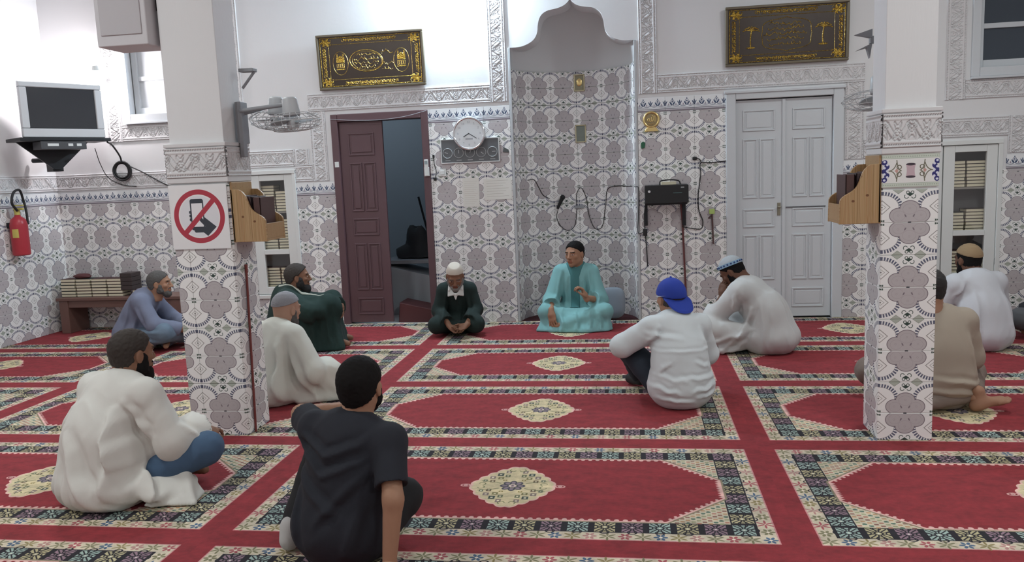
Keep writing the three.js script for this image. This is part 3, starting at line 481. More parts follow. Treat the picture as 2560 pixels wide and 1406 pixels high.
// wooden book holders on the inner faces of the pillars
function holder(label, x, z, dir) {
  const h = thing('book_holder', label, 'book holder', [x, 1.152, z]);
  const side = (zz) => { const s = new THREE.Shape(); s.moveTo(0, 0); s.lineTo(0.2, 0); s.lineTo(0.198, 0.115); s.bezierCurveTo(0.19, 0.15, 0.14, 0.15, 0.115, 0.19); s.bezierCurveTo(0.09, 0.235, 0.1, 0.27, 0.05, 0.298); s.lineTo(0, 0.3); const g = new THREE.ExtrudeGeometry(s, { depth: 0.014, bevelEnabled: true, bevelSize: 0.002, bevelThickness: 0.002, bevelSegments: 1 }); if (dir < 0) g.scale(-1, 1, 1); if (dir < 0) { const i = g.index ? g.index.array : null; const p = g.attributes.position; const q = norm(g), a = q.attributes; for (const k of ['position', 'normal', 'uv']) { const n = a[k].itemSize, arr = a[k].array; for (let t = 0; t < arr.length / n; t += 3) for (let e = 0; e < n; e++) { const u = arr[(t + 1) * n + e]; arr[(t + 1) * n + e] = arr[(t + 2) * n + e]; arr[(t + 2) * n + e] = u; } } q.computeVertexNormals(); return q.translate(0, 0, zz); } return g.translate(0, 0, zz); };
  mesh('side_panel', side(0.112), MAT.pine, h); mesh('side_panel', side(-0.126), MAT.pine, h);
  mesh('back_panel', br(dir > 0 ? 0 : -0.012, dir > 0 ? 0.012 : 0, 0, 0.345, -0.126, 0.128, 0.003), MAT.pine, h);
  mesh('bottom_panel', br(...(dir > 0 ? [0.012, 0.2] : [-0.2, -0.012]), 0, 0.012, -0.11, 0.11, 0.002), MAT.pine, h);
  mesh('front_panel', br(...(dir > 0 ? [0.188, 0.2] : [-0.2, -0.188]), 0.012, 0.1, -0.11, 0.11, 0.002), MAT.pine, h);
  return h;
}
holder('pine book holder on the pillar with the no-phone sign', -1.735, 3.425, 1);
holder('pine book holder on the pillar with the blue vine tile', 1.806, 3.43, -1);
// books standing in the holders
function standingBook(label, x, y, z, w, h, d, mat, tilt = 0) {
  const b = thing('standing_book', label, 'book', [x, y, z]); b.rotation.z = tilt;
  mesh('cover', [bx(0.006, h, d, -w / 2 + 0.003, h / 2, 0, 0.0015), bx(0.006, h, d, w / 2 - 0.003, h / 2, 0, 0.0015), bx(w, h, 0.006, 0, h / 2, d / 2 - 0.003, 0.0015)], mat, b);
  mesh('pages', bx(w - 0.012, h - 0.012, d - 0.012, 0, h / 2, -0.002), MAT.cream, b); return b;
}
const bookBrown = std(lin(0.075, 0.035, 0.032), 0.5), bookDark = std(lin(0.05, 0.03, 0.033), 0.5);
for (const [sg, px, word] of [[1, -1.735, 'left'], [-1, 1.806, 'right']]) {
  ['inner', 'middle', 'outer'].forEach((w, i) => standingBook(`dark brown book standing ${i === 0 ? 'against the pillar' : i === 1 ? 'in the middle' : 'at the outer side'} of the ${word} pine holder`, px + sg * (0.038 + i * 0.052), 1.166, 3.43 - (sg > 0 ? 0.0 : 0), 0.046, 0.25 - i * 0.006, 0.19, i === 1 ? bookDark : bookBrown));
}
// red stick down the pillar, red cable under the amplifier
tag(mesh('red_stick', rod([0, 0.48, 0], [0, 0.99, 0], 0.007), std(lin(0.2, 0.045, 0.04), 0.5)), 'thin red stick standing against the side of the sign pillar', 'stick').position.set(-1.725, 0, 3.455);
scene.children[scene.children.length - 1].geometry = mergeGeometries([norm(rod([0, 0.0, 0.05], [0, 0.98, 0], 0.007)), norm(cyl(0.009, 0.009, 0.05, 0, 0.985, 0, 12))]);

// ---------- lamps ----------
function wallLamp(label, x, y, z, spec, power) {
  const l = thing('wall_lamp', label, 'lamp', [x, y, z]);
  mesh('socket', [cyl(0.03, 0.04, 0.05, 0, 0.1, 0), bx(0.02, 0.02, z, 0, 0.12, -z / 2), cyl(0.045, 0.045, 0.012, 0, 0.12, 0).rotateX(Math.PI / 2).translate(0, 0.0, -z + 0.006 - 0.12 + 0.12)], MAT.whiteGloss, l);
  const pts = [[0.001, -0.075], [0.03, -0.068], [0.052, -0.04], [0.058, -0.005], [0.05, 0.03], [0.034, 0.058], [0.028, 0.078]].map((p) => new THREE.Vector2(...p));
  mesh('bulb', new THREE.LatheGeometry(pts, 24), std(0xffffff, 0.4, { emissive: spec.color, emissiveIntensity: 30 }), l);
  const p = new THREE.PointLight(spec.color, power); p.castShadow = true; p.shadow.radius = 3; l.add(p); p.name = 'lamp_light';
  return l;
}
wallLamp('glaring bare bulb on the wall above the television', -4.8, 2.6, 0.2, LAMPS.wallLeft, LAMPS.wallLeft.power);
wallLamp('bright bulb on the wall over the picture by the brown door', -1.12, 3.27, 0.13, LAMPS.wallTop, LAMPS.wallTop.power);
{ // unseen bulb added to brighten the dark closet
  const l = thing('added_closet_lamp', 'added unseen dim bulb brightening the closet behind the brown door', 'lamp', [-2.6, 2.6, -1.3]);
  mesh('socket', cyl(0.03, 0.04, 0.06, 0, 0.06, 0), MAT.whiteGloss, l); mesh('bulb', new THREE.SphereGeometry(0.04, 18, 14), std(0xffffff, 0.4, { emissive: 0xbfdcff, emissiveIntensity: 3 }), l);
  const p = new THREE.PointLight(0xd2e0ec, 0.8); p.castShadow = true; p.shadow.radius = 2; p.name = 'lamp_light'; l.add(p);
}
for (const [x, z, word] of [[-2.9, 5.6, 'left panel nearer the pillars'], [2.6, 5.6, 'right panel nearer the pillars'], [-2.9, 8.6, 'left panel behind the viewer'], [2.6, 8.6, 'right panel behind the viewer'], [-3.1, 2.4, 'added left panel brightening the back wall'], [2.9, 2.4, 'added right panel brightening the back wall']]) {  // panels by the back wall are added out of view to brighten it
  const l = thing('ceiling_lamp', 'square white ceiling lamp, ' + word, 'lamp', [x, RY, z]);
  mesh('housing', [br(-0.32, 0.32, -0.05, 0, -0.32, -0.29, 0.004), br(-0.32, 0.32, -0.05, 0, 0.29, 0.32, 0.004), br(-0.32, -0.29, -0.05, 0, -0.29, 0.29, 0.004), br(0.29, 0.32, -0.05, 0, -0.29, 0.29, 0.004)], MAT.whiteGloss, l);
  mesh('diffuser', br(-0.29, 0.29, -0.04, -0.01, -0.29, 0.29), std(0xffffff, 0.6, { emissive: LAMPS.ceiling.color, emissiveIntensity: 1.5 }), l);
  const r = new THREE.RectAreaLight(LAMPS.ceiling.color, LAMPS.ceiling.power * (z < 3 ? 5.5 : 7.2), 0.56, 0.56); r.position.set(0, -0.056, 0); r.rotation.x = -Math.PI / 2; r.name = 'lamp_light'; l.add(r);
}

// ---------- cupboards and books ----------
const bookProto = (w, t, d, cov) => { const g = new THREE.Group(); g.name = 'book'; mesh('cover', [bx(w, 0.003, d, 0, 0.0015, 0), bx(w, 0.003, d, 0, t - 0.0015, 0), bx(w, t, 0.004, 0, t / 2, -d / 2 + 0.002)], cov, g); mesh('pages', bx(w - 0.006, t - 0.006, d - 0.008, 0, t / 2, 0.001), MAT.cream, g); return g; };
const protos = MAT.bookCover.map((m) => bookProto(0.205, 0.0295, 0.15, m));
function layBook(x, y, z, label, group) { const b = protos[Math.floor(rnd() * 3)].clone(); b.name = numbered('book'); b.position.set(x + rr(-0.003, 0.003), y, z + rr(-0.004, 0.004)); b.rotation.y = rr(-0.02, 0.02); scene.add(b); tag(b, label, 'book', group); }
[-1, 1].forEach((sg, k) => {
  const where = k ? 'the cupboard by the pillar with the vine tile' : 'the cupboard by the sign pillar', short = k ? 'right cupboard' : 'left cupboard';
  const cb = thing('book_cupboard', k ? 'white glazed book cupboard in the wall beyond the right pillar' : 'white glazed book cupboard in the wall by the brown door', 'cupboard', [sg * 3.3425, 0, 0]);
  const hw = 0.4725;
  mesh('back_panel', br(-hw, hw, 0.31, 1.575, -0.3, -0.285), std(lin(0.3, 0.3, 0.3), 0.8), cb);
  mesh('carcass', [br(-hw, -hw + 0.015, 0.31, 1.575, -0.285, -0.02), br(hw - 0.015, hw, 0.31, 1.575, -0.285, -0.02), br(-hw, hw, 1.56, 1.575, -0.285, -0.02)], std(lin(0.4, 0.4, 0.4), 0.8), cb);
  const shelfMat = std(lin(0.3, 0.28, 0.25), 0.7);
  for (const y of [0.31, 0.755, 1.165]) mesh('shelf', br(-hw + 0.016, hw - 0.016, y, y + 0.016, -0.284, -0.045), shelfMat, cb);
  mesh('frame', [br(-0.5, -hw + 0.01, 0.285, 1.6, -0.01, 0.022, 0.004), br(hw - 0.01, 0.5, 0.285, 1.6, -0.01, 0.022, 0.004), br(-0.5, 0.5, 1.565, 1.605, -0.01, 0.026, 0.004), br(-0.5, 0.5, 0.28, 0.32, -0.01, 0.026, 0.004)], MAT.whiteGloss, cb);
  for (const s of [-1, 1]) {
    const d = new THREE.Group(); d.name = 'door'; cb.add(d); const X = (a, b) => (s > 0 ? [a, b] : [-b, -a]);
    for (const [a, b] of [[0.004, 0.1], [0.37, 0.46]]) mesh('stile', br(...X(a, b), 0.325, 1.56, -0.03, 0.008, 0.004), MAT.whiteGloss, d);
    for (const [a, b] of [[0.325, 0.4], [0.742, 0.792], [1.5, 1.56]]) mesh('rail', br(...X(0.1, 0.37), a, b, -0.03, 0.008, 0.004), MAT.whiteGloss, d);
    mesh('pane', br(...X(0.1, 0.37), 0.4, 0.742, -0.014, -0.011), MAT.glass, d); mesh('pane', br(...X(0.1, 0.37), 0.792, 1.5, -0.014, -0.011), MAT.glass, d);
    for (const y of [0.5, 1.35]) mesh('hinge', cyl(0.006, 0.006, 0.06, s * 0.466, y, 0.01, 10), MAT.chrome, d);
  }
  const cnt = k ? [[8, 9, 9, 8], [6, 6, 6, 7], [9, 8, 8, 8]] : [[9, 8, 9, 9], [9, 11, 11, 11], [8, 9, 9, 7]];
  const xs = [-0.335, -0.117, 0.117, 0.335], sw = ['outermost-left', 'second', 'third', 'outermost-right'], sh = ['bottom shelf', 'middle shelf', 'top shelf'];
  cnt.forEach((row, r) => row.forEach((n, c) => { for (let i = 0; i < n; i++) layBook(sg * 3.3425 + xs[c], [0.328, 0.773, 1.183][r] + i * 0.03, -0.145, `${ORD[i] || 'topmost'} book in the ${sw[c]} stack, ${sh[r]}, ${short}`, 'books in ' + where); }));
});
// bench with book stacks
{
  const wood = std(lin(0.16, 0.085, 0.07), 0.5);
  const b = thing('bench', 'low brown wooden bench with book stacks in the left corner', 'bench', [-4.72, 0, 0.19]);
  mesh('seat', br(-0.7, 0.7, 0.345, 0.375, -0.17, 0.17, 0.004), wood, b); mesh('apron', br(-0.66, 0.66, 0.27, 0.345, 0.12, 0.145, 0.003), wood, b); mesh('apron', br(-0.66, 0.66, 0.27, 0.345, -0.145, -0.12, 0.003), wood, b);
  for (const x of [-0.68, 0.58]) mesh('leg', br(x, x + 0.1, 0, 0.345, -0.15, 0.155, 0.004), wood, b);
  const n = [6, 6, 6, 6, 2]; n.forEach((m, c) => { for (let i = 0; i < m; i++) { const t = ['leftmost', 'second', 'third', 'fourth', 'short fifth'][c]; layBook(-5.33 + c * 0.178 + (c === 4 ? 0.1 : 0), 0.376 + i * 0.0315, 0.2, `${ORD[i]} book in the ${t} stack on the bench`, 'books stacked on the bench'); const q = scene.children[scene.children.length - 1]; q.scale.x = 0.8; q.rotation.y *= 1.4; } });
  const dk = std(lin(0.05, 0.035, 0.035), 0.6);
  for (let i = 0; i < 4; i++) tag(mesh('dark_book', bx(0.13, 0.042, 0.17, -4.66 + rr(-0.004, 0.004), 0.44 + i * 0.044 + 0.021, 0.19, 0.004), dk), `${ORD[i]} dark brown book in the dark pile behind man in blue`, 'book', 'dark books on the bench');
  const cl = new THREE.SphereGeometry(1, 18, 10), p = cl.attributes.position; for (let i = 0; i < p.count; i++) { const n2 = 1 + 0.25 * noise.noise(p.getX(i) * 2, p.getY(i) * 2, p.getZ(i) * 2); p.setXYZ(i, p.getX(i) * 0.095 * n2, Math.max(-0.6, p.getY(i)) * 0.03 * n2, p.getZ(i) * 0.06 * n2); } cl.computeVertexNormals();
  tag(mesh('folded_cloth', cl.translate(-5.2, 0.585, 0.2), MAT.maroon), 'dark red folded cloth lying on top of the bench book stacks', 'cloth');
}
// ---------- things on the walls ----------
function goldPicture(label, x, seedv, oval) {
  const [c, g] = canvas(1024, 512), [b, h] = canvas(1024, 512);
  g.fillStyle = '#3f332a'; g.fillRect(0, 0, 1024, 512); h.fillStyle = '#000'; h.fillRect(0, 0, 1024, 512);
  const ink = (f) => { for (const [q, col] of [[g, '#c9a84e'], [h, '#fff']]) { q.strokeStyle = q.fillStyle = col; f(q); } };
  seed = seedv;
  const script = (x0, x1, y, s) => { // flowing script like relief strokes
    let xx = x1; while (xx > x0) { const w = rr(14, 40) * s, k = rnd(), l = rr(0.5, 1); const yy = y + rr(-4, 4) * s; ink((q) => { q.lineWidth = rr(3, 5.5) * s; q.lineCap = 'round'; q.beginPath(); q.moveTo(xx, yy); if (k < 0.3) q.bezierCurveTo(xx - w * 0.3, yy + 16 * s, xx - w * 0.8, yy + 12 * s, xx - w, yy - 6 * s); else if (k < 0.6) { q.lineTo(xx - w * 0.2, yy - 24 * s * l); q.moveTo(xx, yy); q.lineTo(xx - w, yy); } else q.bezierCurveTo(xx - w * 0.2, yy - 18 * s, xx - w * 0.7, yy - 16 * s, xx - w, yy); q.stroke(); if (k > 0.5) { q.beginPath(); q.arc(xx - w / 2, yy + (k > 0.75 ? -20 : 14) * s, 3 * s, 0, 7); q.fill(); } }); xx -= w + rr(2, 7) * s; }
  };
  const scroll = (x0, y0, len, vert) => { for (let i = 0; i < len / 34; i++) { const px = vert ? x0 : x0 + i * 34, py = vert ? y0 + i * 34 : y0; const a = rr(0, 6); ink((q) => { q.lineWidth = 5; q.beginPath(); q.arc(px, py, 13, a, a + 4.4); q.stroke(); q.beginPath(); q.ellipse(px + 9, py - 6, 11, 5, a, 0, 7); q.fill(); }); } };
  for (const y of [40, 472]) { scroll(250, y, 540, false); scroll(267, y + 4, 500, false); } for (const xx of [50, 974]) { scroll(xx, 126, 280, true); scroll(xx + 3, 140, 250, true); }
  for (const [cx, cy] of [[70, 56], [954, 56], [70, 456], [954, 456]]) { for (let i = 0; i < 6; i++) { const a = i * 1.05; ink((q) => { q.beginPath(); q.ellipse(cx + Math.cos(a) * 30, cy + Math.sin(a) * 22, 24, 11, a, 0, 7); q.fill(); q.lineWidth = 5; q.beginPath(); q.arc(cx + Math.cos(a + 0.5) * 48, cy + Math.sin(a + 0.5) * 34, 13, a, a + 4); q.stroke(); }); } }
  ink((q) => { q.lineWidth = 4; q.strokeRect(100, 78, 824, 356); q.lineWidth = 7; q.strokeRect(14, 12, 996, 488); });
  if (oval) {
    ink((q) => { q.lineWidth = 7; q.beginPath(); q.ellipse(470, 256, 165, 108, 0.08, 0, 7); q.stroke(); q.lineWidth = 3; q.beginPath(); q.ellipse(478, 258, 148, 94, 0.08, 0, 7); q.stroke(); });
    for (let i = 0; i < 4; i++) script(355 + (i === 0 || i === 3 ? 30 : 0), 590 - (i === 0 || i === 3 ? 30 : 0), 200 + i * 40, 1.05);
    for (const px of [190, 800]) { ink((q) => { q.lineWidth = 4; q.beginPath(); q.ellipse(px + 20, 270, 76, 118, 0, 0, 7); q.stroke(); q.fillRect(px - 20, 215, 80, 48); q.fillRect(px - 16, 176, 12, 44); q.fillRect(px + 44, 176, 12, 44); q.beginPath(); q.arc(px + 20, 214, 20, 3.14, 6.28); q.fill(); for (let i = 0; i < 4; i++) q.strokeRect(px - 18 + i * 20, 275, 14, 40); q.fillRect(px - 24, 326, 88, 10); }); }
    script(630, 740, 180, 1.2); script(630, 740, 300, 1.1); script(640, 730, 350, 1);
  } else {
    ink((q) => { q.lineWidth = 5; q.beginPath(); q.moveTo(512, 96); q.bezierCurveTo(560, 122, 640, 110, 690, 140); q.bezierCurveTo(740, 170, 712, 200, 730, 256); q.bezierCurveTo(712, 312, 740, 345, 690, 372); q.bezierCurveTo(640, 400, 560, 390, 512, 416); q.bezierCurveTo(464, 390, 384, 400, 334, 372); q.bezierCurveTo(284, 345, 312, 312, 294, 256); q.bezierCurveTo(312, 200, 284, 170, 334, 140); q.bezierCurveTo(384, 110, 464, 122, 512, 96); q.stroke(); });
    for (let i = 0; i < 5; i++) script(340 + Math.abs(i - 2) * 26, 686 - Math.abs(i - 2) * 26, 158 + i * 48, 1.2);
    for (const px of [200, 825]) ink((q) => { q.lineWidth = 10; q.beginPath(); q.moveTo(px, 360); q.quadraticCurveTo(px - 8, 290, px + 6, 220); q.stroke(); q.lineWidth = 8; for (let i = 0; i < 7; i++) { const a = -2.9 + i * 0.47; q.beginPath(); q.moveTo(px + 6, 214); q.quadraticCurveTo(px + 6 + Math.cos(a) * 40, 200 + Math.sin(a) * 50, px + 6 + Math.cos(a) * 74, 222 + Math.sin(a) * 44); q.stroke(); } q.beginPath(); q.ellipse(px, 368, 40, 9, 0, 0, 7); q.fill(); });
  }
  const p = thing('gold_picture', label, 'picture', [x, 2.632, 0.03]);
  const W = 1.085, Hh = 0.53, gold = std(lin(0.16, 0.135, 0.095), 0.45, { metalness: 0.4 });
  mesh('frame', [br(-W / 2, W / 2, Hh / 2 - 0.024, Hh / 2, -0.025, 0.012, 0.006), br(-W / 2, W / 2, -Hh / 2, -Hh / 2 + 0.024, -0.025, 0.012, 0.006), br(-W / 2, -W / 2 + 0.024, -Hh / 2 + 0.024, Hh / 2 - 0.024, -0.025, 0.012, 0.006), br(W / 2 - 0.024, W / 2, -Hh / 2 + 0.024, Hh / 2 - 0.024, -0.025, 0.012, 0.006)], gold, p);
  const [hb, hg] = canvas(1024, 512); { const im = h.getImageData(0, 0, 1024, 512), q = im.data; for (let i = 0; i < q.length; i += 4) { const px = (i / 4) % 1024, py = (i / 4 / 1024) | 0; const n = 0.62 + 0.55 * noise.noise(px * 0.11, py * 0.11, seedv); q[i] = q[i + 1] = q[i + 2] = Math.max(0, Math.min(255, q[i] * n + 14 * noise.noise(px * 0.3, py * 0.3, 2))); } hg.putImageData(im, 0, 0); }
  const relief = ctex(b, false), hammered = ctex(hb, false);
  mesh('embossed_plate', new THREE.PlaneGeometry(W - 0.046, Hh - 0.046, 1, 1), new THREE.MeshStandardMaterial({ map: ctex(c), metalnessMap: relief, metalness: 1, roughness: 0.24, bumpMap: hammered, bumpScale: 0.011 }), p);
  mesh('backing', br(-W / 2 + 0.02, W / 2 - 0.02, -Hh / 2 + 0.02, Hh / 2 - 0.02, -0.025, -0.004), std(lin(0.1, 0.08, 0.06), 0.8), p);
  p.rotation.x = 0.05; p.position.z = 0.045; return p;
}
goldPicture('gold embossed picture with an oval of script over the brown door', -1.965, 11, true);
goldPicture('gold embossed picture with two palm trees over the white door', 1.963, 23, false);
{ // wall clock
  const [c, g] = canvas(256, 256); g.fillStyle = '#dfe3e6'; g.fillRect(0, 0, 256, 256); g.fillStyle = '#8b9097'; g.font = '24px serif'; g.textAlign = 'center'; g.textBaseline = 'middle';
  for (let i = 1; i <= 12; i++) g.fillText(String(i), 128 + 96 * Math.sin(i * Math.PI / 6), 128 - 96 * Math.cos(i * Math.PI / 6));
  g.fillStyle = '#a4a9b0'; g.fillRect(96, 168, 64, 12);
  const k = thing('wall_clock', 'round white wall clock with silver rim above the prayer time board', 'clock', [-1.016, 1.878, 0.05]);
  mesh('rim', new THREE.TorusGeometry(0.15, 0.0135, 12, 48), MAT.chrome, k);
  mesh('case', cyl(0.15, 0.155, 0.05, 0, 0, 0, 40).rotateX(Math.PI / 2).translate(0, 0, -0.018), MAT.whiteGloss, k);
  mesh('dial', new THREE.CircleGeometry(0.146, 40).translate(0, 0, 0.0085), std(0xffffff, 0.5, { map: ctex(c) }), k);
  const dk = std(lin(0.06, 0.065, 0.07), 0.5);
  mesh('hour_hand', bx(0.009, 0.065, 0.002, 0, 0.03, 0.011).rotateZ(2.1), dk, k); mesh('minute_hand', bx(0.006, 0.095, 0.002, 0, 0.043, 0.013).rotateZ(-2.15), dk, k);
}
{ // prayer time board
  const b = thing('prayer_time_board', 'dark board with five small prayer time dials under the clock', 'board', [-1.02, 1.715, 0.014]);
  mesh('board', bx(0.575, 0.225, 0.012, 0, 0, 0, 0.002), std(lin(0.13, 0.14, 0.15), 0.5), b);
  mesh('edge', [br(-0.292, 0.292, 0.11, 0.118, -0.006, 0.01), br(-0.292, 0.292, -0.118, -0.11, -0.006, 0.01), br(-0.292, -0.285, -0.11, 0.11, -0.006, 0.01), br(0.285, 0.292, -0.11, 0.11, -0.006, 0.01)], MAT.whiteGloss, b);
  for (let i = 0; i < 5; i++) { const x = -0.225 + i * 0.112; mesh('dial_ring', new THREE.TorusGeometry(0.047, 0.0028, 8, 32).translate(x, -0.02, 0.008), std(lin(0.45, 0.47, 0.48), 0.4), b); mesh('dial_hand', bx(0.005, 0.034, 0.002, 0, 0.014, 0).rotateZ([1.2, 0, -0.4, -2.3, -1.5][i]).translate(x, -0.02, 0.008), std(lin(0.6, 0.62, 0.62), 0.4), b); mesh('caption', bx(0.05, 0.008, 0.001, x, -0.09, 0.0068), std(lin(0.4, 0.42, 0.43), 0.5), b); }
}
// papers, switch, remote holder, small stickers
{
  const page = (rows, ink2) => { const [c, g] = canvas(160, 260); g.fillStyle = '#e6e6e0'; g.fillRect(0, 0, 160, 260); g.strokeStyle = ink2; for (let i = 0; i < rows; i++) { g.lineWidth = 3; g.beginPath(); g.moveTo(16, 30 + i * 220 / rows); g.lineTo(144 - (i % 3) * 16, 30 + i * 220 / rows); g.stroke(); } return std(0xffffff, 0.7, { map: ctex(c) }); };
  const p1 = thing('notice_paper', 'upright cream notice paper taped on the tiles left of the niche', 'paper', [-1.03, 1.305, 0.0105]); mesh('sheet', bx(0.165, 0.285, 0.0015), page(12, '#d2cfc6'), p1); p1.rotation.z = -0.01;
  const p2 = thing('notice_paper', 'wide cream notice paper with rows of text beside the niche edge', 'paper', [-0.762, 1.33, 0.0115]); mesh('sheet', bx(0.275, 0.21, 0.0015), page(7, '#b3afa6'), p2); p2.rotation.z = 0.015;
  const s = thing('light_switch', 'square white light switch below the prayer time board', 'switch', [-1.308, 1.51, 0.013]); mesh('plate', bx(0.074, 0.074, 0.01, 0, 0, 0, 0.003), MAT.whiteGloss, s); mesh('rocker', bx(0.04, 0.04, 0.006, 0, 0, 0.007, 0.002), MAT.whiteGloss, s);
  const r = thing('remote_control', 'white remote control in its holder on the brown door frame', 'remote', [-1.463, 1.565, 0.03]); mesh('holder', bx(0.05, 0.09, 0.02, 0, -0.04, -0.002, 0.004), MAT.whiteGloss, r); mesh('remote', bx(0.042, 0.16, 0.016, 0, 0, 0.006, 0.004), MAT.whiteGloss, r); mesh('display', bx(0.03, 0.034, 0.002, 0, 0.05, 0.0145), std(lin(0.3, 0.36, 0.38), 0.3), r);
  const st = thing('white_label', 'small white label stuck on the left side of brown door frame', 'label', [-2.39, 1.635, 0.0215]); mesh('label', bx(0.042, 0.055, 0.002), MAT.whiteGloss, st);
  tag(mesh('green_tag', prism([[-0.016, -0.03], [0.012, -0.026], [0.02, 0.018], [0, 0.034], [-0.02, 0.02]], 0.006, 0.001).translate(0.658, 1.69, 0.009), std(lin(0.02, 0.12, 0.06), 0.5)), 'small dark green tag on the tiles under the gold emblem', 'tag');
  tag(mesh('dark_tag', prism([[-0.03, -0.02], [0.03, -0.026], [0.024, 0.002], [-0.02, 0.024]], 0.006, 0.001).translate(-0.665, 1.706, 0.009), std(lin(0.09, 0.1, 0.1), 0.5)), 'small dark tag on the tiles right of the prayer time board', 'tag');
  tag(mesh('door_string', tube([[-2.425, 2.085, 0.03], [-2.15, 2.06, 0.035], [-1.9, 2.055, 0.035], [-1.65, 2.075, 0.035], [-1.435, 2.12, 0.03]], 0.0025, 40, 6), std(lin(0.4, 0.42, 0.45), 0.6)), 'thin pale string sagging across the top of the brown door', 'string');
  tag(mesh('wall_cable', [tube([[-1.39, 1.67, 0.018], [-1.386, 1.6, 0.02], [-1.37, 1.52, 0.02], [-1.383, 1.46, 0.018]], 0.004, 24, 6), bx(0.03, 0.03, 0.02, -1.385, 1.45, 0.018, 0.005), bx(0.02, 0.03, 0.016, -1.39, 1.675, 0.017, 0.004)], MAT.rubber), 'short black cable hanging on the tiles left of light switch', 'cable');
}
{ // gold emblem
  const e = thing('gold_emblem', 'round gold script emblem on the tiles right of the niche', 'emblem', [0.738, 1.925, 0.02]);
  mesh('ring', new THREE.TorusGeometry(0.068, 0.012, 12, 40), MAT.gold, e); mesh('disc', cyl(0.06, 0.06, 0.008, 0, 0, 0, 32).rotateX(Math.PI / 2), std(lin(0.35, 0.28, 0.16), 0.4, { metalness: 0.8 }), e);
  mesh('script', [rod([0.034, -0.02, 0.008], [0.034, 0.036, 0.008], 0.0045), tube([[0.018, 0.034, 0.008], [0.018, 0.0, 0.009], [0.012, -0.016, 0.009], [0.002, -0.014, 0.009], [0.002, 0.026, 0.009]], 0.0045, 40, 8), tube([[0.002, 0.0, 0.008], [-0.004, -0.016, 0.009], [-0.016, -0.016, 0.009], [-0.02, 0.012, 0.009], [-0.034, 0.002, 0.009], [-0.03, -0.014, 0.009], [-0.016, -0.016, 0.009]], 0.0045, 40, 8), tube([[0.004, 0.036, 0.008], [0.008, 0.03, 0.008], [0.012, 0.038, 0.008], [0.016, 0.03, 0.008]], 0.003, 20, 6), tube([[-0.03, -0.034, 0.008], [0, -0.042, 0.008], [0.03, -0.032, 0.008]], 0.004, 20, 6)], MAT.gold, e);
  mesh('foot', prism([[-0.062, -0.108], [0.062, -0.108], [0.05, -0.085], [0.03, -0.07], [-0.03, -0.07], [-0.05, -0.085]], 0.012, 0.003).translate(0, 0, -0.006), MAT.gold, e);
}
for (const [y, hh, label, col] of [[2.36, 0.17, 'small gold framed picture high on the niche wall', lin(0.28, 0.26, 0.17)], [1.85, 0.18, 'small green-grey framed plate at mid height in the niche', lin(0.2, 0.23, 0.2)]]) {
  const f = thing('niche_frame', label, 'picture', [0.035, y, -NB + 0.014]); const w = 0.11;
  mesh('frame', [br(-w / 2, w / 2, hh / 2 - 0.012, hh / 2, -0.004, 0.012, 0.003), br(-w / 2, w / 2, -hh / 2, -hh / 2 + 0.012, -0.004, 0.012, 0.003), br(-w / 2, -w / 2 + 0.012, -hh / 2, hh / 2, -0.004, 0.012, 0.003), br(w / 2 - 0.012, w / 2, -hh / 2, hh / 2, -0.004, 0.012, 0.003)], std(lin(0.55, 0.5, 0.33), 0.35, { metalness: 0.6 }), f);
  mesh('plate', bx(w - 0.01, hh - 0.01, 0.008), std(col, 0.5), f); if (y > 2) mesh('ornament', new THREE.SphereGeometry(0.03, 16, 10).scale(1, 1.3, 0.2).translate(0, 0.005, 0.005), MAT.gold, f);
}
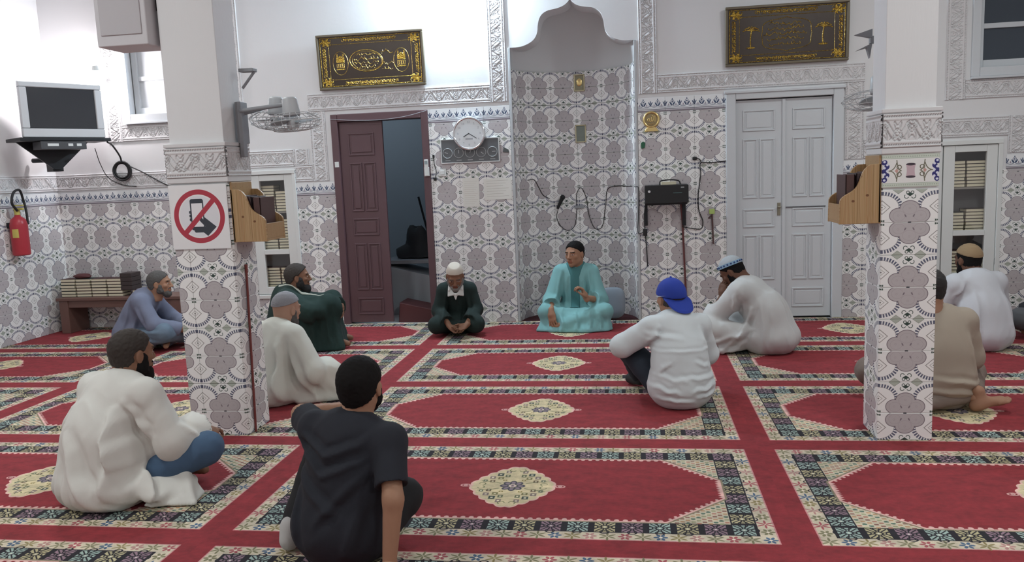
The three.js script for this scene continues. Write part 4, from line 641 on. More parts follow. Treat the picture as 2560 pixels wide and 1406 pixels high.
{ // amplifier on its bracket
  const a = thing('amplifier', 'black amplifier box on a wall bracket right of the niche', 'amplifier', [0.862, 1.225, 0.13]);
  mesh('case', bx(0.4, 0.17, 0.2, 0, 0, 0, 0.006), MAT.black, a); mesh('knob', cyl(0.012, 0.012, 0.014, 0, 0, 0, 16).rotateX(Math.PI / 2).translate(-0.16, 0.03, 0.105), MAT.chrome, a); mesh('display', bx(0.08, 0.004, 0.002, 0.1, 0.01, 0.1015), std(lin(0.15, 0.3, 0.3), 0.4), a); mesh('badge', bx(0.03, 0.012, 0.002, 0.145, 0.06, 0.1015), std(lin(0.35, 0.37, 0.38), 0.4), a);
  mesh('handle', tube([[-0.06, 0.083, 0.03], [-0.055, 0.12, 0.03], [0, 0.13, 0.03], [0.07, 0.13, 0.03], [0.12, 0.115, 0.03], [0.13, 0.083, 0.03]], 0.006, 30, 8), MAT.black, a);
  mesh('bracket', [br(-0.2, -0.175, -0.3, -0.085, -0.115, -0.1, 0.002), br(0.15, 0.185, -0.31, -0.085, -0.115, -0.095, 0.002), br(-0.2, 0.19, -0.1, -0.086, -0.12, 0.06, 0.002)], MAT.blackMetal, a);
  const bk = thing('cream_box', 'flat cream box lying on top of the black amplifier', 'box', [0.885, 1.3105, 0.1]); mesh('box', bx(0.14, 0.028, 0.1, 0, 0.014, 0, 0.003), MAT.cream, bk);
  const cable = (label, pts, r, m) => tag(mesh('cable', tube(pts, r, 60, 7), m), label, 'cable');
  cable('dark red cable running down the wall below the amplifier', [[1.0, 1.14, 0.03], [1.012, 1.0, 0.02], [1.02, 0.8, 0.018], [1.03, 0.5, 0.018], [1.04, 0.2, 0.018], [1.04, 0.01, 0.02]], 0.0095, std(lin(0.13, 0.035, 0.035), 0.5));
  cable('thin black power lead hanging left of the amplifier', [[0.67, 1.15, 0.03], [0.655, 1.0, 0.02], [0.662, 0.85, 0.02], [0.672, 0.7, 0.018], [0.678, 0.53, 0.018]], 0.005, MAT.rubber);
  tag(mesh('power_adapter', bx(0.04, 0.07, 0.03, 0.66, 0.86, 0.03, 0.006), MAT.rubber), 'small black power adapter on the lead left of amplifier', 'adapter');
  cable('black cable from the wall plug down to the amplifier', [[1.425, 1.51, 0.016], [1.28, 1.5, 0.018], [1.19, 1.5, 0.02], [1.19, 1.4, 0.018], [1.165, 1.2, 0.018], [1.17, 1.05, 0.018], [1.205, 0.95, 0.018], [1.19, 0.88, 0.02], [1.1, 0.885, 0.02], [1.01, 0.905, 0.03]], 0.0045, MAT.rubber);
  const pl = thing('wall_plug', 'black plug in the wall above the amplifier', 'plug', [1.135, 1.545, 0.022]); mesh('plug', bx(0.04, 0.032, 0.028, 0, 0, 0, 0.008), MAT.rubber, pl); mesh('lead', tube([[0.02, 0, 0], [0.045, -0.01, 0], [0.06, -0.04, 0]], 0.005, 12, 7), MAT.rubber, pl);
  cable('thin cable strung from the niche edge to the amplifier', [[0.565, 1.3, -0.03], [0.58, 1.3, 0.0], [0.6, 1.3, 0.02], [0.605, 1.15, 0.02], [0.598, 1.0, 0.02], [0.6, 0.85, 0.02], [0.66, 0.87, 0.024]], 0.0035, MAT.rubber);
  const w = thing('fly_swatter', 'brown stick with a lime green head hung by the white door', 'swatter', [1.295, 0.9, 0.022]); mesh('stick', [rod([0.006, -0.17, 0], [-0.004, 0.11, 0], 0.008), rod([-0.004, 0.11, 0], [-0.04, 0.075, 0], 0.006)], std(lin(0.1, 0.05, 0.05), 0.5), w); mesh('head', bx(0.05, 0.05, 0.008, -0.005, 0.14, 0, 0.003), std(lin(0.45, 0.6, 0.18), 0.5), w);
}
{ // microphone on a cable in the niche
  const m = thing('microphone', 'black handheld microphone hanging in the niche on its cable', 'microphone', [-0.195, 1.15, -0.47]); m.rotation.z = -0.45;
  mesh('grille', new THREE.SphereGeometry(0.026, 16, 12).translate(0, 0.065, 0), std(lin(0.03, 0.03, 0.033), 0.6, { metalness: 0.5 }), m); mesh('body', cyl(0.021, 0.013, 0.12, 0, -0.005, 0, 16), MAT.black, m);
  const N = (x) => -NB * Math.sqrt(Math.max(0, 1 - (x / NA) ** 2)) + 0.018; const P = (a) => a.map(([x, y]) => [x, y, N(x)]);
  tag(mesh('cable', [tube(P([[-0.5, 1.4], [-0.44, 1.4], [-0.4, 1.32], [-0.36, 1.24], [-0.3, 1.2]]), 0.0035, 40, 6)], MAT.rubber), 'thin cable pinned across the left side of the niche', 'cable');
  tag(mesh('cable', [tube([[-0.217, 1.09, -0.47], ...P([[-0.235, 1.0], [-0.19, 0.9], [-0.12, 0.86], [-0.06, 0.9], [-0.03, 1.05], [-0.02, 1.25], [0.02, 1.3], [0.07, 1.2], [0.1, 1.0], [0.16, 0.87], [0.22, 0.88], [0.27, 1.1], [0.3, 1.28], [0.4, 1.305], [0.5, 1.3], [0.55, 1.3]])], 0.0035, 120, 6)], MAT.rubber), 'long microphone cable looped over hooks on the niche wall', 'cable');
  tag(mesh('cable_hook', bx(0.1, 0.03, 0.01, 0.0, 1.1, -NB + 0.02, 0.003), std(lin(0.3, 0.32, 0.34), 0.4)), 'small grey bar holding the cable in the niche middle', 'hook');
}
{ // television on a wall bracket in the left corner
  const t = thing('television', 'silver framed tube television on a black wall bracket', 'television', [-4.96, 2.0, 0.58], 1.02);
  const sil = std(lin(0.62, 0.63, 0.65), 0.4), cs = std(lin(0.06, 0.06, 0.065), 0.5);
  const w = 0.76, h = 0.52;
  mesh('bezel', [br(-w / 2, w / 2, 0, 0.085, 0.02, 0.07, 0.01), br(-w / 2, w / 2, h - 0.05, h, 0.02, 0.07, 0.01), br(-w / 2, -w / 2 + 0.07, 0.085, h - 0.05, 0.02, 0.07, 0.01), br(w / 2 - 0.07, w / 2, 0.085, h - 0.05, 0.02, 0.07, 0.01)], sil, t);
  mesh('screen', bx(w - 0.13, h - 0.12, 0.02, 0, 0.285, 0.045, 0.009), new THREE.MeshPhysicalMaterial({ color: lin(0.025, 0.028, 0.034), roughness: 0.12, clearcoat: 1, clearcoatRoughness: 0.08 }), t);
  const back = new THREE.CylinderGeometry(0.2, 0.53, 0.3, 4, 1).rotateY(Math.PI / 4).rotateX(-Math.PI / 2).scale(1, 0.68, 1).translate(0, 0.27, -0.13); back.computeVertexNormals();
  mesh('casing', [back], cs, t);
  const b = thing('television_bracket', 'black metal bracket arm carrying the tube television', 'bracket', [-4.96, 2.0, 0.58], 1.02);
  mesh('tray', [br(-0.42, 0.42, -0.035, -0.002, -0.28, 0.09, 0.005)], MAT.blackMetal, b);
  mesh('arm', [prism([[-0.36, -0.036], [0.3, -0.036], [0.02, -0.3], [-0.04, -0.3]], 0.02, 0.002).translate(0, 0, -0.2), br(-0.05, 0.05, -0.32, -0.036, -0.36, -0.2, 0.004), rod([0, -0.2, -0.3], [-0.1, -0.2, -0.54], 0.025)], MAT.blackMetal, b);
  const r = thing('receiver_box', 'dark receiver box with white labels under the television tray', 'receiver', [-4.96, 2.0, 0.58], 1.02);
  mesh('case', bx(0.42, 0.075, 0.2, -0.04, -0.076, 0.0, 0.004), cs, r); for (const x of [-0.14, 0.02, 0.1]) mesh('label', bx(x < 0 ? 0.1 : 0.045, 0.026, 0.002, x, -0.072, 0.1015), MAT.whiteGloss, r);
  // coil of cable and leads on the back wall
  const coil = thing('cable_coil', 'coil of black cable hung on the wall right of television', 'cable', [-4.73, 1.665, 0.03]);
  mesh('coil', [0, 1, 2, 3].map((i) => new THREE.TorusGeometry(0.082 + (i % 2) * 0.014, 0.009, 8, 36).rotateY((i - 1.5) * 0.08).translate((i - 1.5) * 0.006, (i % 3) * 0.005, i * 0.008)), MAT.rubber, coil);
  tag(mesh('cable', tube([[-4.62, 1.95, 0.4], [-4.7, 1.92, 0.2], [-4.72, 1.8, 0.06], [-4.73, 1.75, 0.04]], 0.009, 40, 7), MAT.rubber), 'black lead from the television bracket to the cable coil', 'cable');
  tag(mesh('cable', tube([[-4.66, 1.72, 0.04], [-4.5, 1.64, 0.03], [-4.35, 1.55, 0.02], [-4.2, 1.48, 0.02], [-4.0, 1.42, 0.02]], 0.006, 40, 7), MAT.rubber), 'black cable running from the coil down behind the sign pillar', 'cable');
  tag(mesh('cable', tube([[-4.86, 1.9, 0.26], [-4.9, 1.74, 0.14], [-4.9, 1.6, 0.03], [-4.75, 1.52, 0.02], [-4.6, 1.5, 0.02]], 0.004, 40, 6), MAT.rubber), 'thin dark wire drooping below the television bracket', 'cable');
}
{ // fire extinguisher
  const e = thing('fire_extinguisher', 'red fire extinguisher with black hose on the left wall', 'extinguisher', [-5.43, 0.87, 0.74]);
  const red = std(lin(0.42, 0.03, 0.045), 0.35), pts = [[0.001, 0], [0.07, 0], [0.08, 0.012], [0.08, 0.3], [0.066, 0.355], [0.03, 0.385], [0.026, 0.4], [0.001, 0.4]].map((p) => new THREE.Vector2(...p));
  mesh('cylinder', new THREE.LatheGeometry(pts, 28), red, e); mesh('label', new THREE.CylinderGeometry(0.0812, 0.0812, 0.085, 20, 1, true, -0.15, 0.75).translate(0, 0.22, 0), std(lin(0.6, 0.5, 0.12), 0.5, { side: THREE.DoubleSide }), e);
  mesh('valve', [cyl(0.026, 0.026, 0.05, 0, 0.42, 0, 16), bx(0.1, 0.02, 0.03, 0.02, 0.455, 0, 0.005), bx(0.1, 0.014, 0.024, 0.025, 0.49, 0, 0.004)], std(lin(0.55, 0.48, 0.12), 0.4), e);
  mesh('hose', tube([[0.02, 0.44, 0.02], [0.03, 0.52, 0.09], [0.03, 0.62, 0.05], [0.02, 0.64, -0.04], [0.0, 0.55, -0.1], [0.02, 0.42, -0.1], [0.03, 0.3, -0.09]], 0.012, 50, 8), MAT.rubber, e);
  mesh('bracket', bx(0.04, 0.05, 0.1, -0.08, 0.3, 0), MAT.blackMetal, e);
}
// fans mounted on the pillars
function fan(name, label, r, parts) { // local: cage centre at origin, face down, tilt outside
  const f = thing(name, label, 'fan');
  const pale = std(lin(0.5, 0.52, 0.54), 0.45), cage = [];
  for (const [R, y] of [[r, 0], [r * 0.92, -0.03], [r * 0.7, -0.045], [r * 0.45, -0.052], [r * 0.92, 0.03], [r * 0.6, 0.045]]) cage.push(new THREE.TorusGeometry(R, 0.0022, 6, 48).rotateX(Math.PI / 2).translate(0, y, 0));
  for (let i = 0; i < 20; i++) { const a = i * Math.PI / 10; cage.push(tube([[0.03 * Math.cos(a), -0.055, 0.03 * Math.sin(a)], [r * 0.7 * Math.cos(a), -0.045, r * 0.7 * Math.sin(a)], [r * Math.cos(a), 0, r * Math.sin(a)], [r * 0.6 * Math.cos(a), 0.045, r * 0.6 * Math.sin(a)]], 0.0016, 12, 5)); }
  mesh('cage', cage, pale, f);
  for (let i = 0; i < 3; i++) { const s = new THREE.Shape(); s.moveTo(0.02, -0.02); s.bezierCurveTo(r * 0.3, -r * 0.45, r * 0.85, -r * 0.4, r * 0.86, -0.02); s.bezierCurveTo(r * 0.7, r * 0.15, r * 0.3, r * 0.1, 0.02, 0.02); const g = new THREE.ExtrudeGeometry(s, { depth: 0.003, bevelEnabled: false, curveSegments: 10 }).rotateX(-Math.PI / 2 + 0.25).rotateY(i * Math.PI * 2 / 3); mesh('blade', g, std(lin(0.3, 0.36, 0.4), 0.3), f); }
  mesh('hub', cyl(0.03, 0.034, 0.05, 0, -0.01, 0, 20), pale, f); mesh('motor', new THREE.LatheGeometry([[0.001, 0.14], [0.03, 0.138], [0.043, 0.125], [0.05, 0.05], [0.045, 0.03], [0.001, 0.03]].map((p) => new THREE.Vector2(...p)).reverse(), 24), pale, f);
  return f;
}
{
  const grey = std(lin(0.28, 0.29, 0.31), 0.5);
  const a = fan('wall_fan', 'grey fan with dark blades nearer the sign pillar', 0.155); a.position.set(-1.535, 1.85, 3.3); a.rotation.set(0.12, 0, -0.14);
  mesh('arm', rod([-0.03, 0.08, 0.02], [-0.17, 0.03, 0.06], 0.012), grey, a);
  const b = fan('wall_fan', 'grey fan farther out from the sign pillar', 0.155); b.position.set(-1.365, 1.825, 3.46); b.rotation.set(0.02, 0, 0.06);
  mesh('arm', rod([-0.03, 0.1, 0], [-0.33, 0.1, -0.05], 0.012), grey, b);
  const p = thing('fan_bracket', 'tall grey fan mounting plate on the side of sign pillar', 'bracket', [-1.72, 1.8, 3.36]); mesh('plate', [bx(0.03, 0.24, 0.1, 0.0, 0.04, 0, 0.004), bx(0.025, 0.32, 0.05, 0.012, 0, 0.03, 0.004)], grey, p); mesh('arm', [bx(0.09, 0.02, 0.06, 0.06, 0.34, 0, 0.003), rod([0.02, 0.24, 0], [0.1, 0.33, 0], 0.008)], grey, p);
  const c = fan('wall_fan', 'grey fan half hidden behind the pillar with the vine tile', 0.2); c.position.set(1.94, 1.81, 3.02); c.rotation.set(-0.05, 0, 0.02); mesh('arm', rod([0, 0.1, 0.02], [0, 0.12, 0.27], 0.014), grey, c);
  const d = thing('fan_bracket', 'dark angled fan bracket behind the pillar with the vine tile', 'bracket', [1.94, 2.1, 3.16]); mesh('arm', [prism([[-0.175, 0.05], [-0.09, 0.075], [-0.09, 0.03]], 0.03, 0.002), prism([[-0.17, -0.035], [-0.115, -0.02], [-0.1, -0.075], [-0.09, 0.0]], 0.03, 0.002), bx(0.2, 0.04, 0.03, -0.0, 0.02, 0.015, 0.003)], grey, d); mesh('plate', bx(0.18, 0.2, 0.02, 0, 0, 0.145, 0.003), grey, d);
}
{ // pale loudspeaker box on the outer side of the sign pillar
  const s = thing('loudspeaker_box', 'pale box loudspeaker mounted high on the sign pillar', 'loudspeaker', [-2.265, 2.28, 3.5]);
  mesh('case', bx(0.31, 0.5, 0.24, 0, 0.25, 0, 0.008), std(lin(0.6, 0.58, 0.6), 0.6), s); mesh('grille', bx(0.25, 0.4, 0.01, 0, 0.26, 0.122, 0.004), std(lin(0.5, 0.48, 0.5), 0.8), s); mesh('bracket', bx(0.05, 0.1, 0.06, 0.17, 0.25, -0.02), MAT.blackMetal, s);
}
{ // closet contents
  const dark = std(lin(0.03, 0.035, 0.04), 0.8);
  const s = thing('dark_bundle', 'dark cloth bundle on the pale steps inside the closet', 'bundle', [-1.8, 0.588, -0.82]);
  const g = new THREE.SphereGeometry(1, 24, 18), p = g.attributes.position; for (let i = 0; i < p.count; i++) { const x = p.getX(i), y = p.getY(i), z = p.getZ(i), n = 1 + 0.35 * noise.noise(x * 1.7, y * 1.7, z * 1.7 + 3); p.setXYZ(i, x * 0.24 * n * (y > 0.2 ? 0.7 : 1), Math.max(-0.1, y) * 0.3 * n + 0.045, z * 0.16 * n); } g.computeVertexNormals(); mesh('cloth', g, dark, s);
  tag(mesh('dark_stick', rod([-1.6, 0.0, -1.12], [-1.88, 1.25, -1.16], 0.012), dark), 'thin dark stick leaning behind the bundle in the closet', 'stick');
}

{ // grey cushion in the niche behind the speaker
  const c = thing('cushion', 'grey-blue cushion leaning in the niche beside man in turquoise', 'cushion', [0.31, 0.01, -0.02]);
  const g = new THREE.SphereGeometry(1, 28, 20), p = g.attributes.position; const q = (v) => Math.sign(v) * Math.pow(Math.abs(v), 0.55); for (let i = 0; i < p.count; i++) p.setXYZ(i, q(p.getX(i)) * 0.15, q(p.getY(i)) * 0.155 + 0.158, p.getZ(i) * 0.05); g.computeVertexNormals();
  mesh('pad', g, std(lin(0.22, 0.25, 0.29), 0.9, { bumpMap: fabricBump, bumpScale: 0.001 }), c); c.rotation.set(-0.25, -0.3, 0);
}
// ---------- figures: smooth distance fields meshed on grids ----------
const sub3 = (a, b) => [a[0] - b[0], a[1] - b[1], a[2] - b[2]], add3 = (a, b) => [a[0] + b[0], a[1] + b[1], a[2] + b[2]], mul3 = (a, s) => [a[0] * s, a[1] * s, a[2] * s];
const len3 = (a) => Math.hypot(a[0], a[1], a[2]), mix3 = (a, b, t) => [a[0] + (b[0] - a[0]) * t, a[1] + (b[1] - a[1]) * t, a[2] + (b[2] - a[2]) * t];
const unit3 = (a) => mul3(a, 1 / (len3(a) || 1)), cross3 = (a, b) => [a[1] * b[2] - a[2] * b[1], a[2] * b[0] - a[0] * b[2], a[0] * b[1] - a[1] * b[0]], dot3 = (a, b) => a[0] * b[0] + a[1] * b[1] + a[2] * b[2];
function cap(a, b, ra, rb = ra, k = 0.03) { // tapered capsule
  const [ax, ay, az] = a, dx = b[0] - ax, dy = b[1] - ay, dz = b[2] - az, L = dx * dx + dy * dy + dz * dz || 1e-9, dr = rb - ra;
  return { k, c: mix3(a, b, 0.5), R: Math.sqrt(L) / 2 + Math.max(ra, rb), f: (x, y, z) => { const px = x - ax, py = y - ay, pz = z - az; let t = (px * dx + py * dy + pz * dz) / L; t = t < 0 ? 0 : t > 1 ? 1 : t; const qx = px - dx * t, qy = py - dy * t, qz = pz - dz * t; return Math.sqrt(qx * qx + qy * qy + qz * qz) - ra - dr * t; } };
}
function ell(c, r, k = 0.03, basis) { // ellipsoid, basis = three unit axes
  const [cx, cy, cz] = c, [rx, ry, rz] = r, mn = Math.min(rx, ry, rz);
  return { k, c, R: Math.max(rx, ry, rz), f: (x, y, z) => {
    let px = x - cx, py = y - cy, pz = z - cz;
    if (basis) { const q = [px, py, pz]; px = dot3(q, basis[0]); py = dot3(q, basis[1]); pz = dot3(q, basis[2]); }
    const a = px / rx, b = py / ry, d = pz / rz, k0 = Math.sqrt(a * a + b * b + d * d); if (k0 < 1e-4) return -mn;
    const e = a / rx, f = b / ry, g = d / rz, k1 = Math.sqrt(e * e + f * f + g * g); return k0 * (k0 - 1) / k1; } };
}
function tri(a, b, c, r, k = 0.04) { // thick cloth triangle
  const ba = sub3(b, a), cb = sub3(c, b), ac = sub3(a, c), nor = cross3(ba, ac), n2 = dot3(nor, nor) || 1e-9, e1 = cross3(ba, nor), e2 = cross3(cb, nor), e3 = cross3(ac, nor);
  const cl = (v) => (v < 0 ? 0 : v > 1 ? 1 : v), m = mul3(add3(add3(a, b), c), 1 / 3), R = Math.max(len3(sub3(a, m)), len3(sub3(b, m)), len3(sub3(c, m))) + r;
  const q1 = dot3(ba, ba), q2 = dot3(cb, cb), q3 = dot3(ac, ac);
  return { k, c: m, R, f: (x, y, z) => {
    const ax = x - a[0], ay = y - a[1], az = z - a[2], bx_ = x - b[0], by = y - b[1], bz = z - b[2], cx = x - c[0], cy = y - c[1], cz = z - c[2];
    if (e1[0] * ax + e1[1] * ay + e1[2] * az > 0 && e2[0] * bx_ + e2[1] * by + e2[2] * bz > 0 && e3[0] * cx + e3[1] * cy + e3[2] * cz > 0 || (e1[0] * ax + e1[1] * ay + e1[2] * az < 0 && e2[0] * bx_ + e2[1] * by + e2[2] * bz < 0 && e3[0] * cx + e3[1] * cy + e3[2] * cz < 0)) { const d = nor[0] * ax + nor[1] * ay + nor[2] * az; return Math.abs(d) / Math.sqrt(n2) - r; }
    const ed = (px, py, pz, v, q) => { const t = cl((px * v[0] + py * v[1] + pz * v[2]) / q); const X = px - v[0] * t, Y = py - v[1] * t, Z = pz - v[2] * t; return X * X + Y * Y + Z * Z; };
    return Math.sqrt(Math.min(ed(ax, ay, az, ba, q1), ed(bx_, by, bz, cb, q2), ed(cx, cy, cz, ac, q3))) - r; } };
}
// union of prims with smooth joins; cut = prims taken away; extra(d,x,y,z) adds folds near the surface
function field(prims, { cut = [], extra, floorY } = {}) {
  return (x, y, z) => {
    let d = 1e3;
    for (let i = 0; i < prims.length; i++) { const p = prims[i], X = x - p.c[0], Y = y - p.c[1], Z = z - p.c[2], lb = Math.sqrt(X * X + Y * Y + Z * Z) - p.R; if (lb > d + p.k) continue; const e = p.f(x, y, z), k = p.k; const h = k - Math.abs(d - e); d = (d < e ? d : e) - (h > 0 ? h * h / (4 * k) : 0); }
    if (extra && d < 0.07 && d > -0.07) d += extra(x, y, z, d);
    for (const p of cut) { const e = -p.f(x, y, z), k = p.k; const h = k - Math.abs(d - e); d = (d > e ? d : e) + (h > 0 ? h * h / (4 * k) : 0); }
    if (floorY !== undefined) d = Math.max(d, floorY - y);
    return d;
  };
}
function bounds(prims, pad) { const a = [1e9, 1e9, 1e9], b = [-1e9, -1e9, -1e9]; for (const p of prims) for (let i = 0; i < 3; i++) { a[i] = Math.min(a[i], p.c[i] - p.R); b[i] = Math.max(b[i], p.c[i] + p.R); } return [a.map((v) => v - pad), b.map((v) => v + pad)]; }
function netMesh(f, lo, hi, h) { // surface nets
  const n = [0, 1, 2].map((i) => Math.ceil((hi[i] - lo[i]) / h) + 2), [nx, ny, nz] = n, val = new Float32Array(nx * ny * nz), B = 4;
  const id = (i, j, k) => (k * ny + j) * nx + i;
  const seen = new Uint8Array(nx * ny * nz);
  for (let k = 0; k < nz; k += B) for (let j = 0; j < ny; j += B) for (let i = 0; i < nx; i += B) {
    const d = f(lo[0] + (i + B / 2) * h, lo[1] + (j + B / 2) * h, lo[2] + (k + B / 2) * h), near = Math.abs(d) < B * h * 1.35 + 0.012;
    for (let c = k; c < Math.min(nz, k + B); c++) for (let b = j; b < Math.min(ny, j + B); b++) for (let a = i; a < Math.min(nx, i + B); a++) { const q = id(a, b, c); if (near) { val[q] = f(lo[0] + a * h, lo[1] + b * h, lo[2] + c * h); seen[q] = 1; } else val[q] = d; }
  }
  const vid = new Int32Array(nx * ny * nz).fill(-1), P = [], I = [];
  const E = [[0, 1], [0, 2], [0, 4], [1, 3], [1, 5], [2, 3], [2, 6], [3, 7], [4, 5], [4, 6], [5, 7], [6, 7]], v = new Float64Array(8);
  for (let k = 0; k < nz - 1; k++) for (let j = 0; j < ny - 1; j++) for (let i = 0; i < nx - 1; i++) {
    let m = 0; for (let c = 0; c < 8; c++) { v[c] = val[id(i + (c & 1), j + ((c >> 1) & 1), k + (c >> 2))]; if (v[c] < 0) m |= 1 << c; }
    if (m === 0 || m === 255) continue;
    let x = 0, y = 0, z = 0, t = 0;
    for (const [a, b] of E) if (((m >> a) & 1) !== ((m >> b) & 1)) { const s = v[a] / (v[a] - v[b]); x += (a & 1) + s * ((b & 1) - (a & 1)); y += ((a >> 1) & 1) + s * (((b >> 1) & 1) - ((a >> 1) & 1)); z += (a >> 2) + s * ((b >> 2) - (a >> 2)); t++; }
    vid[id(i, j, k)] = P.length / 3; P.push(lo[0] + (i + x / t) * h, lo[1] + (j + y / t) * h, lo[2] + (k + z / t) * h);
  }
  for (let k = 1; k < nz - 1; k++) for (let j = 1; j < ny - 1; j++) for (let i = 1; i < nx - 1; i++) {
    const a = val[id(i, j, k)] < 0;
    const quad = (p, q, r, s, flip) => { if (p < 0 || q < 0 || r < 0 || s < 0) return; if (flip) I.push(p, r, q, p, s, r); else I.push(p, q, r, p, r, s); };
    if (a !== val[id(i + 1, j, k)] < 0) quad(vid[id(i, j - 1, k - 1)], vid[id(i, j, k - 1)], vid[id(i, j, k)], vid[id(i, j - 1, k)], !a);
    if (a !== val[id(i, j + 1, k)] < 0) quad(vid[id(i - 1, j, k - 1)], vid[id(i - 1, j, k)], vid[id(i, j, k)], vid[id(i, j, k - 1)], !a);
    if (a !== val[id(i, j, k + 1)] < 0) quad(vid[id(i - 1, j - 1, k)], vid[id(i, j - 1, k)], vid[id(i, j, k)], vid[id(i - 1, j, k)], !a);
  }
  const g = new THREE.BufferGeometry(); g.setAttribute('position', new THREE.Float32BufferAttribute(P, 3)); g.setIndex(I); g.computeVertexNormals(); return g;
}
const sdfGeo = (prims, h, o = {}) => { const [a, b] = bounds(prims, 0.04); if (o.floorY !== undefined) a[1] = Math.max(a[1], o.floorY - 0.03); return netMesh(field(prims, o), a, b, h); };
function planarUV(g, s = 1) { const p = g.attributes.position, n = g.attributes.normal, u = new Float32Array(p.count * 2); for (let i = 0; i < p.count; i++) { u[2 * i] = (p.getX(i) + p.getZ(i) * 0.7) * s; u[2 * i + 1] = (p.getY(i) + p.getZ(i) * 0.5) * s; } g.setAttribute('uv', new THREE.BufferAttribute(u, 2)); return g; }
function colorize(g, fn) { const p = g.attributes.position, c = new Float32Array(p.count * 3); for (let i = 0; i < p.count; i++) { const q = fn(p.getX(i), p.getY(i), p.getZ(i)); c[3 * i] = q[0]; c[3 * i + 1] = q[1]; c[3 * i + 2] = q[2]; } g.setAttribute('color', new THREE.BufferAttribute(c, 3)); return g; }

// head, in its own frame: face to +z, centre between the ears
const HEAD = (() => {
  const k = 0.02, P = [
    ell([0, 0.032, -0.012], [0.077, 0.086, 0.097], k), ell([0, -0.035, 0.028], [0.06, 0.075, 0.062], 0.03), ell([0, -0.02, -0.02], [0.07, 0.07, 0.075], k),
    cap([-0.048, -0.052, 0.0], [0, -0.094, 0.064], 0.022, 0.02, k), cap([0.048, -0.052, 0.0], [0, -0.094, 0.064], 0.022, 0.02, k),
    ell([-0.042, -0.018, 0.06], [0.02, 0.016, 0.018], k), ell([0.042, -0.018, 0.06], [0.02, 0.016, 0.018], k),
    cap([-0.04, 0.026, 0.078], [0.04, 0.026, 0.078], 0.012, 0.012, 0.016), cap([0, 0.018, 0.086], [0, -0.026, 0.108], 0.0085, 0.0125, 0.012),
    ell([-0.012, -0.031, 0.098], [0.009, 0.008, 0.01], 0.008), ell([0.012, -0.031, 0.098], [0.009, 0.008, 0.01], 0.008),
    cap([-0.02, -0.056, 0.086], [0.02, -0.056, 0.086], 0.0075, 0.0075, 0.008), cap([-0.017, -0.068, 0.086], [0.017, -0.068, 0.086], 0.008, 0.008, 0.008),
    ell([-0.081, -0.006, -0.008], [0.009, 0.032, 0.019], 0.008), ell([0.081, -0.006, -0.008], [0.009, 0.032, 0.019], 0.008),
    cap([0, -0.05, -0.025], [0, -0.13, -0.045], 0.056, 0.058, 0.03),
    ell([-0.031, 0.004, 0.079], [0.0135, 0.0125, 0.0125], 0.003), ell([0.031, 0.004, 0.079], [0.0135, 0.0125, 0.0125], 0.003)];
  const cut = [cap([-0.022, -0.062, 0.1], [0.022, -0.062, 0.1], 0.0035, 0.0035, 0.004), ell([-0.033, 0.004, 0.104], [0.017, 0.011, 0.016], 0.012), ell([0.033, 0.004, 0.104], [0.017, 0.011, 0.016], 0.012), ell([-0.094, -0.004, 0.0], [0.008, 0.02, 0.01], 0.006), ell([0.094, -0.004, 0.0], [0.008, 0.02, 0.01], 0.006)];
  const g = netMesh(field(P, { cut }), [-0.1, -0.16, -0.13], [0.1, 0.13, 0.135], 0.0042);
  return g;
})();
function headColors(skin, brow) {
  return (x, y, z) => {
    const ax = Math.abs(x) - 0.031;
    if (z > 0.082 && ax * ax / 0.00016 + (y - 0.004) ** 2 / 0.00003 < 1) return ax * ax + (y - 0.004) ** 2 < 0.00003 ? [0.02, 0.012, 0.01] : [0.55, 0.52, 0.5];
    if (z > 0.07 && Math.abs(y - 0.024 - Math.abs(x) * 0.05) < 0.0055 && Math.abs(x) > 0.012 && Math.abs(x) < 0.052) return brow;
    if (z > 0.085 && y < -0.049 && y > -0.077 && Math.abs(x) < 0.026) return [skin[0] * 0.85, skin[1] * 0.62, skin[2] * 0.62];
    return skin;
  };
}
// hair, beard and caps in head frame
const skull = (t) => [ell([0, 0.032, -0.012], [0.077 + t, 0.086 + t, 0.097 + t], 0.02), ell([0, -0.02, -0.02], [0.07 + t, 0.07 + t, 0.075 + t], 0.02)];
const plane = (n, d, k = 0.004) => { const u = unit3(n); return { k, c: [0, 0, 0], R: 9, f: (x, y, z) => u[0] * x + u[1] * y + u[2] * z - d }; };
function hairGeo(t = 0.007, front = 0.075, nape = -0.07, rough = 0.004) {
  const P = skull(t), cut = []; // keep above the line from brow to nape
  const dz = 0.15, dy = front - nape, n = [0, -dz, dy], l = Math.hypot(dz, dy), d = (0, -dz * front + dy * 0.075) / l;
  const base = field(P, { extra: (x, y, z) => rough * noise.noise(x * 90, y * 90, z * 90) });
  const u = [0, -dz / l, dy / l], D = u[1] * front + u[2] * 0.075;
  return netMesh((x, y, z) => { const e = u[1] * y + u[2] * z - D + 0.006 * noise.noise(x * 45, y * 45, z * 45) + 0.004 * noise.noise(x * 110, y * 110, z * 110); const s = Math.max(base(x, y, z), e); const ear = Math.hypot((Math.abs(x) - 0.085) * 0.7, y + 0.005, (z + 0.005) * 0.9) - 0.028; return Math.max(s, -ear); }, [-0.1, -0.12, -0.135], [0.1, 0.15, 0.12], 0.005);
}
